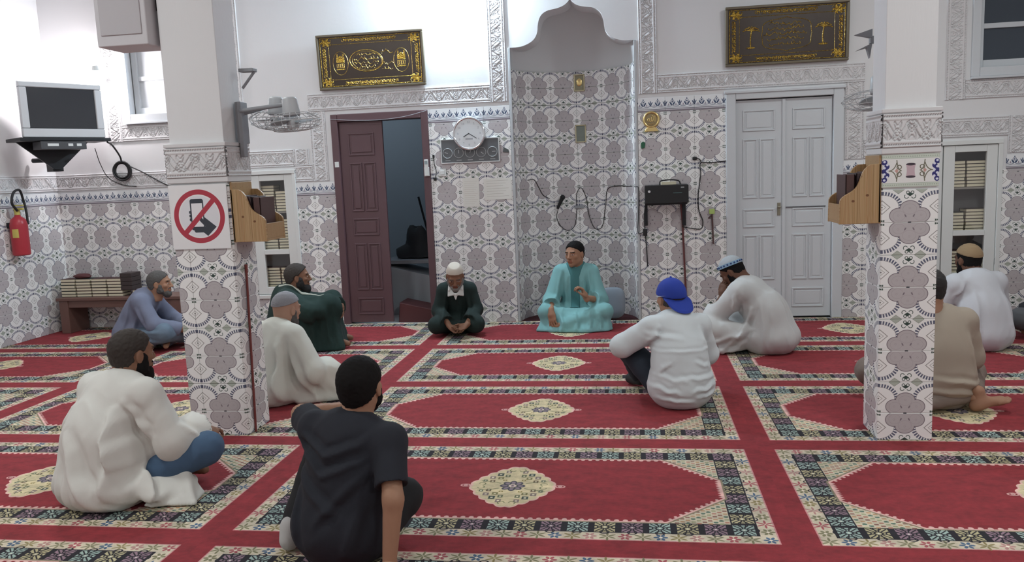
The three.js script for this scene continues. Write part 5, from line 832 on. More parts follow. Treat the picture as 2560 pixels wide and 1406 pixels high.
function beardGeo(long = 0.02, t = 0.007) {
  const P = [cap([-0.056, -0.02, 0.012], [-0.05, -0.06, 0.012], 0.022 + t, 0.022 + t, 0.02), cap([0.056, -0.02, 0.012], [0.05, -0.06, 0.012], 0.022 + t, 0.022 + t, 0.02), cap([-0.05, -0.055, 0.01], [0, -0.094 - long * 0.6, 0.062], 0.023 + t, 0.024 + t, 0.02), cap([0.05, -0.055, 0.01], [0, -0.094 - long * 0.6, 0.062], 0.023 + t, 0.024 + t, 0.02), ell([0, -0.085 - long, 0.06], [0.035, 0.03 + long, 0.03], 0.03), cap([-0.026, -0.047, 0.082], [0.026, -0.047, 0.082], 0.0085, 0.0085, 0.008)];
  const base = field(P, { extra: (x, y, z) => 0.004 * noise.noise(x * 80, y * 60, z * 80) });
  return netMesh((x, y, z) => { const m = 0.0105 - Math.hypot(x * 0.45, (y + 0.064), (z - 0.1) * 0.4); const e = y + 0.035 - Math.abs(x) * 0.55 - (z < 0.05 ? 0.02 : 0); return Math.max(base(x, y, z), m, Math.max(0, 1) * (e)); }, [-0.11, -0.2, -0.06], [0.11, 0.05, 0.14], 0.005);
}
function capGeo(kind) {
  if (kind === 'knit') { const b = field([ell([0, 0.034, -0.012], [0.087, 0.098, 0.106], 0.02)], { extra: (x, y, z) => 0.0012 * Math.sin(y * 700) }); return netMesh((x, y, z) => Math.max(b(x, y, z), (0.05 + (z + 0.01) * 0.28) - y), [-0.11, -0.02, -0.14], [0.11, 0.15, 0.12], 0.0045); }
  if (kind === 'flat') { const b = field([ell([0, 0.03, -0.012], [0.088, 0.12, 0.108], 0.02)]); return netMesh((x, y, z) => Math.max(b(x, y, z), (0.048 + (z + 0.01) * 0.3) - y, y - 0.131 + 0.3 * Math.hypot(x, z) * 0.2), [-0.11, -0.02, -0.14], [0.11, 0.16, 0.12], 0.0045); }
  // baseball cap worn back to front: brim over the nape
  const b = field([ell([0, 0.03, -0.012], [0.091, 0.106, 0.11], 0.02)]);
  return netMesh((x, y, z) => Math.max(b(x, y, z), (0.022 + (z + 0.01) * 0.14) - y), [-0.12, -0.03, -0.15], [0.12, 0.16, 0.13], 0.0045);
}
// hand: wrist at origin, fingers to +y, palm to +z, thumb to +x (mirror for the other side)
const handCache = new Map();
function handGeo(curl, spread = 0.1, thumb = 0.5, mirror = false) {
  const key = [...curl, spread, thumb, mirror].join(); if (handCache.has(key)) return handCache.get(key);
  const P = [ell([0, 0.05, 0], [0.039, 0.05, 0.0135], 0.012), ell([0, 0.075, -0.001], [0.038, 0.022, 0.012], 0.012), cap([0, -0.02, 0], [0, 0.03, 0], 0.026, 0.03, 0.02), ell([0.026, 0.035, 0.008], [0.016, 0.028, 0.014], 0.012)];
  const L = [[0.04, 0.024, 0.02], [0.044, 0.028, 0.022], [0.041, 0.026, 0.021], [0.031, 0.02, 0.018]], X = [0.029, 0.0105, -0.0085, -0.0265], Y = [0.089, 0.094, 0.09, 0.08];
  for (let i = 0; i < 4; i++) { let p = [X[i], Y[i], 0], a = 0; const s = (1.5 - i) * spread; L[i].forEach((l, j) => { a += curl[i] * [0.9, 1.1, 0.8][j]; const q = add3(p, [l * Math.sin(s) * Math.cos(a), l * Math.cos(s) * Math.cos(a), l * Math.sin(a)]); P.push(cap(p, q, [0.0092, 0.0086, 0.0078][j], [0.0086, 0.0078, 0.0066][j], j ? 0.003 : 0.005)); p = q; }); }
  const t0 = [0.03, 0.022, 0.008], t1 = add3(t0, [0.03 * Math.sin(0.9 - thumb * 0.3), 0.036, 0.012 + thumb * 0.016]), t2 = add3(t1, [0.008 - thumb * 0.016, 0.03, 0.006 + thumb * 0.012]); P.push(cap(t0, t1, 0.0125, 0.0105, 0.01), cap(t1, t2, 0.0102, 0.0082, 0.004));
  const [a, b] = bounds(P, 0.012); let g = netMesh(field(P), a, b, 0.0036);
  if (mirror) { g = g.clone(); g.scale(-1, 1, 1); const ix = g.index.array; for (let i = 0; i < ix.length; i += 3) { const u = ix[i + 1]; ix[i + 1] = ix[i + 2]; ix[i + 2] = u; } g.computeVertexNormals(); }
  handCache.set(key, g); return g;
}
let footG; // bare foot: ankle at origin, toes to +z, sole at y = -0.075
function footGeo() {
  if (footG) return footG; const P = [cap([0, 0.03, 0], [0, -0.03, -0.005], 0.036, 0.034, 0.02), ell([0, -0.045, -0.035], [0.032, 0.032, 0.036], 0.03), cap([0, -0.035, -0.01], [0.0, -0.054, 0.1], 0.036, 0.024, 0.03), ell([0, -0.055, 0.1], [0.043, 0.021, 0.035], 0.02)];
  [[0.03, 0.15, 0.0135], [0.012, 0.155, 0.0095], [-0.004, 0.149, 0.0092], [-0.02, 0.14, 0.0088], [-0.034, 0.128, 0.0085]].forEach(([x, z, r]) => P.push(cap([x * 0.9, -0.058, z - 0.045], [x, -0.063, z], r * 1.05, r, 0.006)));
  const [a, b] = bounds(P, 0.012); footG = netMesh(field(P, { floorY: -0.077 }), a, b, 0.0042); return footG;
}
// basis matrix: origin p, axis y along d, z toward n
function frameMatrix(p, d, n, s = 1) { const y = unit3(d); let x = unit3(cross3(y, n)); const z = cross3(x, y); return new THREE.Matrix4().set(x[0] * s, y[0] * s, z[0] * s, p[0], x[1] * s, y[1] * s, z[1] * s, p[1], x[2] * s, y[2] * s, z[2] * s, p[2], 0, 0, 0, 1); }
function headMatrix(h) { const e = new THREE.Euler(h.pitch || 0, h.yaw || 0, h.roll || 0, 'YXZ'); return new THREE.Matrix4().compose(V3(...h.pos), new THREE.Quaternion().setFromEuler(e), V3(h.s || 1, h.s || 1, h.s || 1)); }
function strip(g) { const q = new THREE.BufferGeometry(); q.setAttribute('position', g.attributes.position); q.setAttribute('normal', g.attributes.normal); if (g.attributes.color) q.setAttribute('color', g.attributes.color); q.setIndex(g.index); return q; }
function concat(gs) { // indexed merge with colours
  const P = [], N = [], C = [], I = []; let o = 0;
  for (const g of gs) { const p = g.attributes.position, n = g.attributes.normal, c = g.attributes.color; for (let i = 0; i < p.count; i++) { P.push(p.getX(i), p.getY(i), p.getZ(i)); N.push(n.getX(i), n.getY(i), n.getZ(i)); C.push(c.getX(i), c.getY(i), c.getZ(i)); } for (const i of g.index.array) I.push(i + o); o += p.count; }
  const q = new THREE.BufferGeometry(); q.setAttribute('position', new THREE.Float32BufferAttribute(P, 3)); q.setAttribute('normal', new THREE.Float32BufferAttribute(N, 3)); q.setAttribute('color', new THREE.Float32BufferAttribute(C, 3)); q.setIndex(I); return q;
}
const skinMat = new THREE.MeshPhysicalMaterial({ vertexColors: true, roughness: 0.55, specularIntensity: 0.4 });

// pose in the person's frame: facing +z, left hand at +x, floor at y = 0
function pose(o = {}) {
  const lean = o.lean || 0, side = o.side || 0, twist = o.twist || 0, hunch = o.hunch || 0, y0 = o.pelY || 0.115, T = o.tall || 0.93;
  const pel = [0, y0, 0], dir = unit3([Math.sin(side), 1, Math.sin(lean)]);
  const belly = add3(pel, mul3(dir, 0.15 * T)), d2 = unit3([Math.sin(side), 1, Math.sin(lean + hunch)]), chest = add3(belly, mul3(d2, 0.17 * T)), neck = add3(chest, mul3(unit3([Math.sin(side), 1, Math.sin(lean + hunch * 1.8)]), 0.16 * T));
  const rx = unit3([Math.cos(twist), -Math.sin(side) * 0.8, -Math.sin(twist)]), fw = unit3(cross3(rx, d2));
  const sw = o.shoulder || 0.145;
  const p = { pel, belly, chest, neck, rx, fw, d2, shL: add3(add3(neck, mul3(rx, sw)), mul3(d2, -0.055)), shR: add3(add3(neck, mul3(rx, -sw)), mul3(d2, -0.055)), hipL: [0.09, y0 - 0.015, 0.03], hipR: [-0.09, y0 - 0.015, 0.03] };
  const def = { elL: [0.21, 0.29, 0.12], elR: [-0.21, 0.29, 0.12], wrL: [0.16, 0.2, 0.32], wrR: [-0.16, 0.2, 0.32], knL: [0.29, 0.16, 0.29], knR: [-0.29, 0.16, 0.29], anL: [-0.06, 0.075, 0.36], anR: [0.08, 0.075, 0.3], toL: [-0.2, 0.05, 0.36], toR: [0.22, 0.05, 0.28] };
  for (const k in def) p[k] = o[k] || def[k];
  p.head = { pos: o.headPos || add3(neck, add3(mul3(d2, 0.135), mul3(fw, 0.035 + 0.06 * hunch))), yaw: o.headYaw || 0, pitch: o.headPitch || 0, roll: o.headRoll || 0, s: o.headS || 1 };
  return p;
}
function bodyPrims(p, t = 0) {
  const B = [p.rx, p.d2, p.fw];
  return [ell(p.pel, [0.15 + t, 0.11 + t, 0.125 + t], 0.05), ell(p.belly, [0.125 + t, 0.14 + t, 0.1 + t], 0.06, B), ell(add3(p.chest, mul3(p.fw, 0.0)), [0.135 + t, 0.16 + t, 0.1 + t], 0.06, B), cap(p.shL, p.shR, 0.052 + t, 0.052 + t, 0.05),
    cap(p.neck, mix3(p.neck, p.head.pos, 0.7), 0.056 + t * 0.3, 0.054, 0.03)];
}
const legPrims = (p, t = 0, s) => [cap(p['hip' + s], p['kn' + s], 0.078 + t, 0.056 + t, 0.04), cap(p['kn' + s], p['an' + s], 0.053 + t, 0.037 + t, 0.03)];
const armPrims = (p, t = 0, s, f = 1) => [cap(p['sh' + s], p['el' + s], 0.045 + t, 0.038 + t, 0.03), cap(p['el' + s], mix3(p['el' + s], p['wr' + s], f), 0.039 + t, 0.0265 + t + (1 - f) * 0.01, 0.02)];
// one continuous skin mesh: trunk, limbs, then finer head, hands and bare feet
function bodyMesh(parent, p, skin, { hands = [], feet = [], brow = [0.02, 0.015, 0.012], headS } = {}) {
  const prims = [...bodyPrims(p), ...legPrims(p, 0, 'L'), ...legPrims(p, 0, 'R'), ...armPrims(p, 0, 'L'), ...armPrims(p, 0, 'R')];
  for (const s of ['L', 'R']) if (!feet.some((f) => f.s === s)) prims.push(cap(p['an' + s], p['to' + s], 0.036, 0.026, 0.02));
  const base = colorize(sdfGeo(prims, 0.0125, { floorY: 0.004 }), () => skin), parts = [base];
  const hg = colorize(strip(HEAD).clone(), headColors(skin, brow)); hg.applyMatrix4(headMatrix(p.head)); parts.push(hg);
  for (const h of hands) { const g = colorize(strip(handGeo(h.curl, h.spread, h.thumb, h.s === 'R' ? !h.flip : !!h.flip)).clone(), () => skin); g.applyMatrix4(frameMatrix(p['wr' + h.s], h.dir, h.palm)); parts.push(g); }
  for (const f of feet) { const g = colorize(strip(footGeo()).clone(), () => skin); g.applyMatrix4(frameMatrix(f.at || p['an' + f.s], f.up, f.toe)); parts.push(g); }
  const m = new THREE.Mesh(concat(parts), skinMat); m.name = 'body'; parent.add(m); return m;
}
const cloth = (r, g, b, o = {}) => { const m = new THREE.MeshPhysicalMaterial({ color: lin(r, g, b), roughness: 0.9, sheen: 0.25, sheenRoughness: 0.6, bumpMap: fabricBump, bumpScale: 0.0012, ...o }); return m; };
function wear(parent, name, prims, mat, h = 0.011, o = {}) { const g = planarUV(sdfGeo(prims, h, { floorY: 0.004, ...o }), 6); const m = new THREE.Mesh(g, mat); m.name = name; parent.add(m); return m; }
function onHead(parent, name, geo, mat, p) { const g = geo.clone(); g.applyMatrix4(headMatrix(p.head)); const m = new THREE.Mesh(planarUV(g, 8), mat); m.name = name; parent.add(m); return m; }
// folds: stretched noise; sx, sy, sz are frequencies per metre
const folds = (amp, sx, sy, sz, ph = 0) => (x, y, z) => { const wx = x + 0.05 * noise.noise(y * 5 + ph, z * 5, 3), wz = z + 0.05 * noise.noise(y * 5 + ph, x * 5, 8); const n = noise.noise(wx * sx + ph, y * sy + ph * 1.7, wz * sz), m = noise.noise(wx * sx * 2.3 + 5 + ph, y * sy * 2.0, wz * sz * 2.3); return amp * (1.5 * Math.pow(Math.abs(n), 0.8) + 0.55 * Math.abs(m) - 0.5); };
// drawn folds: each [a, b, amp, width, n] raised line seen along n, with a hollow on one side
const drawn = (list, base) => { const L = list.map(([a, b, amp, w, n]) => { const u = unit3(n), fl = (v) => sub3(v, mul3(u, dot3(v, u))); const d = fl(sub3(b, a)); return { a, u, d, q: dot3(d, d) || 1e-9, s: unit3(cross3(u, d)), amp, w }; });
  return (x, y, z, dd) => { let r = base ? base(x, y, z, dd) : 0; for (const o of L) { const v = [x - o.a[0], y - o.a[1], z - o.a[2]], h = dot3(v, o.u); if (h < -0.1) continue; const f = sub3(v, mul3(o.u, h)); let t = dot3(f, o.d) / o.q; if (t < -0.15 || t > 1.15) continue; const tc = Math.max(0, Math.min(1, t)), k = Math.sin(Math.PI * Math.min(1, Math.max(0, (t + 0.15) / 1.3))) ** 0.7; const e = dot3(sub3(f, mul3(o.d, tc)), o.s) + 0.015 * noise.noise(t * 3, o.amp * 900, 1), w = o.w; r += k * o.amp * (-Math.exp(-((e / w) ** 2)) + 0.7 * Math.exp(-(((e - 1.8 * w) / w) ** 2))); } return r; }; };
const BK = [0, 0, -1], RT = [-1, 0, 0], LF = [1, 0, 0], FR = [0, 0, 1];
const ridge = (a, b, r = 0.014, k = 0.03) => cap(a, b, r, r * 0.6, k);
const torsoCloth = (p, t) => { const B = [p.rx, p.d2, p.fw]; return [ell(add3(p.pel, [0, 0.01, 0]), [0.155 + t, 0.125 + t, 0.135 + t], 0.06), ell(p.belly, [0.13 + t, 0.16 + t, 0.112 + t], 0.07, B), ell(p.chest, [0.14 + t, 0.175 + t, 0.108 + t], 0.06, B), cap(p.shL, p.shR, 0.053 + t, 0.053 + t, 0.05), cap(mix3(p.neck, p.shL, 0.3), mix3(p.neck, p.shR, 0.3), 0.046 + t * 0.5, 0.046 + t * 0.5, 0.04)]; };
const sleeve = (p, s, t, f = 0.9, flare = 0.01) => { const e = p['el' + s], w = mix3(e, p['wr' + s], f); return [cap(p['sh' + s], e, 0.048 + t, 0.044 + t, 0.03), cap(e, w, 0.043 + t, 0.033 + t + flare, 0.025)]; };
const cuffCut = (p, s, t, f, r) => { const e = p['el' + s], w = p['wr' + s], a = mix3(e, w, f - 0.12), b = mix3(e, w, f + 0.35); return cap(a, b, r * 0.75, r * 1.25, 0.006); };
// ---------- the people ----------
const nest = (prims, cut, k = 0.025) => { const [a, b] = bounds(prims, 0); const c = mix3(a, b, 0.5); return { k, c, R: len3(sub3(b, c)), f: field(prims, { cut }) }; };
// sleeve with an open end through which the arm comes out
function openSleeve(p, s, t, f = 0.9, flare = 0.0, k = 0.025) { const e = p['el' + s], w = mix3(e, p['wr' + s], f), d = unit3(sub3(p['wr' + s], e)), r = 0.036 + t + flare, R = r * 1.6; return nest(sleeve(p, s, t, f + 0.12, flare), [ell(add3(w, mul3(d, R * 0.86)), [R, R, R], 0.004)], k); }
const lap = (p, r) => [tri(p.hipL, p.knL, p.anR, r), tri(p.hipR, p.knR, p.anL, r), tri(p.knL, p.knR, [0, 0.05, Math.max(p.knL[2], p.knR[2]) + 0.1], r), tri(p.knL, p.knR, p.pel, r)];
function trimMesh(parent, name, f, off, region, lo, hi, h, mat) { const g = planarUV(netMesh((x, y, z) => Math.max(f(x, y, z) - off, region(x, y, z)), lo, hi, h), 6); const m = new THREE.Mesh(g, mat); m.name = name; parent.add(m); return m; }
const boxF = (x0, x1, y0, y1, z0, z1) => (x, y, z) => Math.max(x0 - x, x - x1, y0 - y, y - y1, z0 - z, z - z1);
const SKIN = { tan: [0.36, 0.2, 0.13], brown: [0.24, 0.125, 0.08], dark: [0.15, 0.075, 0.05], light: [0.42, 0.25, 0.18] };
const relaxed = [0.45, 0.5, 0.55, 0.6], flat = [0.12, 0.1, 0.12, 0.15], fist = [1.25, 1.3, 1.3, 1.25];
const hairM = (r, q, b2) => new THREE.MeshPhysicalMaterial({ color: lin(r, q, b2), roughness: 0.8, specularIntensity: 0.25 });
const hairBlack = hairM(0.01, 0.009, 0.009), hairGrey = hairM(0.1, 0.095, 0.092), beardMix = hairM(0.035, 0.033, 0.033);
const hairShort = hairGeo(0.006), hairThick = hairGeo(0.012, 0.082, -0.048, 0.003), beardShort = beardGeo(0.002, 0.004), beardFull = beardGeo(0.022, 0.009);
const capKnit = capGeo('knit'), capFlat = capGeo('flat'), capBall = capGeo('ball');
const person = (label, x, z, deg) => thing('person', label, 'person', [x, 0, z], deg * Math.PI / 180);

{ // man in a loose white robe and jeans, nearest on the left
  const g = person('seated man in loose white robe and jeans, bearded, seen from behind', -1.95, 4.53, 160);
  const p = pose({ lean: 0.04, hunch: 0.18, tall: 0.95, shoulder: 0.165, headYaw: -0.12, headPitch: 0.06, headS: 1.02, knR: [-0.36, 0.22, 0.25], knL: [0.32, 0.19, 0.28], elR: [-0.26, 0.28, 0.13], wrR: [-0.25, 0.25, 0.36], elL: [0.25, 0.28, 0.12], wrL: [0.2, 0.23, 0.34], anR: [0.03, 0.075, 0.36], anL: [-0.06, 0.075, 0.28] });
  bodyMesh(g, p, SKIN.brown, { hands: [{ s: 'R', curl: relaxed, dir: [0.5, -0.1, 0.8], palm: [0.2, -1, 0] }, { s: 'L', curl: relaxed, dir: [-0.5, -0.1, 0.8], palm: [-0.2, -1, 0] }] });
  wear(g, 'jeans', [...legPrims(p, 0.02, 'L'), ...legPrims(p, 0.024, 'R'), ell(p.pel, [0.16, 0.11, 0.13], 0.05)], cloth(0.06, 0.11, 0.19), 0.01, { extra: folds(0.006, 9, 9, 9) });
  const robe = [...torsoCloth(p, 0.038), ell([0.01, 0.1, -0.06], [0.26, 0.12, 0.17], 0.1), ell([0.015, 0.28, -0.055], [0.205, 0.2, 0.14], 0.08), openSleeve(p, 'R', 0.045, 0.66, 0.045), openSleeve(p, 'L', 0.045, 0.7, 0.045),
    tri([-0.12, 0.2, 0.02], [-0.31, 0.06, -0.02], [-0.29, 0.06, 0.2], 0.03, 0.05), tri([-0.1, 0.22, 0.05], [-0.29, 0.25, 0.16], [-0.31, 0.05, 0.15], 0.02, 0.05), tri([0.1, 0.22, 0.05], [0.28, 0.23, 0.18], [0.31, 0.03, 0.1], 0.025, 0.05), tri([-0.31, 0.12, 0.15], [-0.25, 0.02, -0.03], [-0.43, 0.012, 0.09], 0.012, 0.035), tri([-0.31, 0.12, 0.15], [-0.43, 0.012, 0.09], [-0.36, 0.012, 0.2], 0.012, 0.035)];
  wear(g, 'robe', robe, cloth(0.66, 0.65, 0.61), 0.0075, { extra: drawn([[[0.04, 0.34, 0], [-0.11, 0.05, 0], 0.03, 0.028, BK], [[-0.14, 0.46, 0], [-0.19, 0.24, 0], 0.03, 0.02, BK], [[-0.2, 0.34, 0], [-0.17, 0.1, 0], 0.022, 0.025, BK], [[0.12, 0.24, 0], [0.1, 0.02, 0], 0.014, 0.02, BK], [[0.19, 0.28, 0], [0.18, 0.02, 0], 0.014, 0.022, BK], [[0.05, 0.16, 0], [0.03, 0.01, 0], 0.012, 0.016, BK], [[-0.17, 0.5, 0], [-0.24, 0.34, 0], 0.016, 0.016, BK], [[0.16, 0.48, 0], [0.2, 0.34, 0], 0.014, 0.016, BK], [[0, 0.2, 0.02], [0, 0.05, -0.06], 0.02, 0.02, RT], [[0, 0.36, 0.16], [0, 0.24, 0.24], 0.014, 0.014, RT]], folds(0.009, 6, 2.2, 6, 1.3)) });
  const dark = cloth(0.03, 0.035, 0.03); wear(g, 'collar', [cap(add3(p.neck, [-0.045, 0.035, -0.02]), add3(p.neck, [0.045, 0.035, -0.02]), 0.028, 0.028, 0.02), cap(add3(p.neck, [-0.055, 0.03, -0.01]), add3(p.neck, [-0.03, 0.01, 0.07]), 0.022), cap(add3(p.neck, [0.055, 0.03, -0.01]), add3(p.neck, [0.03, 0.01, 0.07]), 0.022)], dark, 0.008);
  onHead(g, 'hair', hairShort, std(lin(0.03, 0.022, 0.018), 0.8), p); onHead(g, 'beard', beardFull, hairBlack, p);
}
{ // man in a black t-shirt, front centre left
  const g = person('seated man in black t-shirt leaning on his straight right arm', -0.6, 5.03, 168);
  const p = pose({ lean: -0.04, hunch: 0.12, side: -0.1, tall: 0.9, shoulder: 0.16, headYaw: 0.1, headPitch: -0.06, headS: 0.98, elR: [-0.275, 0.3, -0.1], wrR: [-0.265, 0.062, -0.14], elL: [0.275, 0.52, 0.14], wrL: [0.17, 0.49, 0.37], knL: [0.21, 0.37, 0.2], anL: [0.25, 0.08, 0.0], toL: [0.3, 0.045, 0.12], knR: [-0.15, 0.18, 0.2], anR: [0.1, 0.07, 0.3] });
  bodyMesh(g, p, SKIN.tan, { hands: [{ s: 'R', curl: flat, spread: 0.16, dir: [-0.25, -0.12, -0.85], palm: [0, -1, 0.1] }, { s: 'L', curl: relaxed, dir: [-0.5, -0.5, 0.5], palm: [0, -0.9, -0.4] }] });
  wear(g, 'trousers', [...legPrims(p, 0.02, 'L'), ...legPrims(p, 0.022, 'R'), ell(add3(p.pel, [0, -0.01, 0]), [0.185, 0.12, 0.155], 0.06), tri(p.hipL, p.knL, mix3(p.knL, p.anL, 0.8), 0.04), tri([0.12, 0.06, -0.05], p.knL, mix3(p.knL, p.anL, 0.85), 0.035)], cloth(0.012, 0.012, 0.014), 0.01, { extra: folds(0.005, 9, 9, 9) });
  wear(g, 'sock', [cap(add3(p.anL, [0, 0.02, -0.02]), p.toL, 0.044, 0.034, 0.02), ell(add3(p.anL, [0, -0.03, -0.035]), [0.04, 0.045, 0.045], 0.03)], cloth(0.5, 0.49, 0.48), 0.008);
  const shortSleeve = (s) => nest([cap(p['sh' + s], p['el' + s], 0.066, 0.064, 0.03)], [ell(add3(mix3(p['sh' + s], p['el' + s], 0.74), mul3(unit3(sub3(p['el' + s], p['sh' + s])), 0.1)), [0.11, 0.11, 0.11], 0.004)]);
  const shirt = [...torsoCloth(p, 0.022), ell([0.01, 0.14, -0.02], [0.205, 0.15, 0.165], 0.08), ell([-0.01, 0.28, -0.01], [0.175, 0.18, 0.13], 0.06), shortSleeve('R'), shortSleeve('L')];
  wear(g, 't_shirt', shirt, cloth(0.014, 0.016, 0.024), 0.0075, { extra: drawn([[[0.13, 0.5, 0], [-0.01, 0.455, 0], 0.012, 0.014, BK], [[-0.01, 0.455, 0], [-0.14, 0.5, 0], 0.012, 0.014, BK], [[0.15, 0.45, 0], [0.0, 0.38, 0], 0.014, 0.016, BK], [[0.0, 0.38, 0], [-0.15, 0.44, 0], 0.012, 0.014, BK], [[0.14, 0.36, 0], [-0.05, 0.25, 0], 0.012, 0.018, BK], [[-0.15, 0.38, 0], [0.02, 0.2, 0], 0.012, 0.018, BK], [[0.15, 0.28, 0], [0.12, 0.1, 0], 0.012, 0.018, BK], [[-0.14, 0.25, 0], [-0.1, 0.08, 0], 0.012, 0.018, BK]], folds(0.005, 7, 4, 7, 4.2)) });
  onHead(g, 'hair', hairThick, hairBlack, p); onHead(g, 'beard', beardShort, hairBlack, p);
}
{ // man in white hooded robe and grey cap behind the left pillar
  const g = person('seated man in white hooded robe and grey cap behind sign pillar', -1.92, 2.88, 158);
  const p = pose({ lean: 0.1, hunch: 0.25, tall: 0.84, headYaw: -0.1, headPitch: 0.12, headS: 0.98, knR: [-0.34, 0.18, 0.24], knL: [0.28, 0.16, 0.28], elR: [-0.31, 0.21, 0.1], wrR: [-0.24, 0.17, 0.32] });
  bodyMesh(g, p, SKIN.light, { hands: [{ s: 'R', curl: relaxed, dir: [0.4, -0.3, 0.8], palm: [0.3, -1, 0] }, { s: 'L', curl: relaxed, dir: [-0.4, -0.3, 0.8], palm: [-0.3, -1, 0] }] });
  const robe = [...torsoCloth(p, 0.03), ...legPrims(p, 0.03, 'L'), ...legPrims(p, 0.03, 'R'), ...lap(p, 0.03), ell([0, 0.1, -0.03], [0.21, 0.13, 0.17], 0.08), openSleeve(p, 'R', 0.045, 0.85, 0.03), openSleeve(p, 'L', 0.04, 0.85, 0.03), tri(p.shR, [-0.42, 0.03, 0.22], [-0.24, 0.03, 0.04], 0.028, 0.05), tri(p.elR, [-0.46, 0.02, 0.3], [-0.3, 0.02, 0.4], 0.022, 0.05), ell(add3(p.neck, [0, -0.07, -0.11]), [0.085, 0.12, 0.04], 0.03)];
  wear(g, 'robe', robe, cloth(0.62, 0.62, 0.56), 0.009, { extra: drawn([[[-0.13, 0.42, 0], [-0.2, 0.08, 0], 0.026, 0.022, BK], [[-0.08, 0.46, 0], [-0.11, 0.08, 0], 0.014, 0.02, BK], [[0.02, 0.4, 0], [0.08, 0.05, 0], 0.014, 0.02, BK], [[-0.2, 0.36, 0], [-0.34, 0.06, 0], 0.022, 0.022, BK]], folds(0.009, 6, 2.5, 6, 7.7)) });
  onHead(g, 'cap', capKnit, cloth(0.27, 0.27, 0.29), p); onHead(g, 'beard', beardShort, hairGrey, p);
}
{ // man in a dark green robe with drawn-up knees
  const g = person('seated bearded man in dark green robe with knees drawn up', -2.56, 1.18, 104);
  const p = pose({ lean: 0.02, hunch: 0.2, tall: 0.86, headYaw: 0.12, headPitch: -0.04, knR: [-0.13, 0.4, 0.42], knL: [0.13, 0.4, 0.42], anR: [-0.12, 0.08, 0.44], anL: [0.12, 0.08, 0.44], toR: [-0.13, 0.04, 0.57], toL: [0.13, 0.04, 0.57], elR: [-0.24, 0.36, 0.26], wrR: [-0.06, 0.36, 0.5], elL: [0.24, 0.36, 0.26], wrL: [0.06, 0.34, 0.5] });
  bodyMesh(g, p, SKIN.brown, { hands: [{ s: 'R', curl: relaxed, dir: [0.8, -0.2, 0.3], palm: [0.1, 0, -1] }, { s: 'L', curl: relaxed, dir: [-0.8, -0.2, 0.3], palm: [0.1, 0, -1] }] });
  const robe = [...torsoCloth(p, 0.033), ...legPrims(p, 0.033, 'L'), ...legPrims(p, 0.033, 'R'), tri(p.knL, p.knR, p.anL, 0.03), tri(p.neck, p.knL, p.knR, 0.04), tri(p.shR, p.knR, p.elR, 0.04), tri(p.shL, p.knL, p.elL, 0.04), tri(p.knR, p.anR, p.anL, 0.03), tri(p.shR, p.knR, [-0.2, 0.03, 0.1], 0.03, 0.05), tri(p.knR, [-0.22, 0.02, 0.5], [-0.22, 0.02, 0.0], 0.028, 0.05), tri(p.shL, p.knL, [0.22, 0.03, 0.1], 0.03, 0.05), tri(p.knL, [0.22, 0.02, 0.5], [0.22, 0.02, 0.0], 0.03), tri([-0.2, 0.02, 0.52], [0.2, 0.02, 0.52], mix3(p.knL, p.knR, 0.5), 0.03), ell([0, 0.11, -0.02], [0.22, 0.14, 0.18], 0.08), openSleeve(p, 'R', 0.042, 0.95, 0.02), openSleeve(p, 'L', 0.042, 0.95, 0.02), ell(add3(p.neck, [0, -0.05, -0.1]), [0.1, 0.11, 0.045], 0.04)];
  const o = { extra: drawn([[[0, 0.36, 0.4], [0, 0.04, 0.44], 0.018, 0.02, RT], [[0, 0.32, 0.28], [0, 0.04, 0.3], 0.018, 0.022, RT], [[0, 0.38, 0.12], [0, 0.05, 0.16], 0.02, 0.022, RT], [[0, 0.42, 0.02], [0, 0.06, -0.04], 0.016, 0.02, RT]], folds(0.009, 6, 2.4, 6, 2.9)), floorY: 0.004 }; const gr = wear(g, 'robe', robe, cloth(0.008, 0.028, 0.024), 0.009, o);
  const rf = field(robe, o), N = p.neck;
  trimMesh(gr, 'white_piping', rf, 0.006, (x, y, z) => { const d = Math.abs(x + 0.062 + (z - N[2]) * 0.1); return Math.max(d - 0.008, N[1] - 0.16 - y, N[2] - 0.09 - z); }, [-0.16, 0.25, N[2] - 0.12], [0.02, N[1] + 0.12, N[2] + 0.3], 0.006, cloth(0.5, 0.52, 0.46));
  wear(g, 'shirt_collar', [cap(add3(N, [-0.05, 0.035, -0.02]), add3(N, [0.05, 0.035, -0.02]), 0.03, 0.03, 0.02), cap(add3(N, [-0.06, 0.03, 0]), add3(N, [-0.03, 0.0, 0.07]), 0.022)], cloth(0.5, 0.5, 0.45), 0.008);
  onHead(g, 'hair', hairThick, hairM(0.055, 0.048, 0.044), p); onHead(g, 'beard', beardFull, beardMix, p);
}
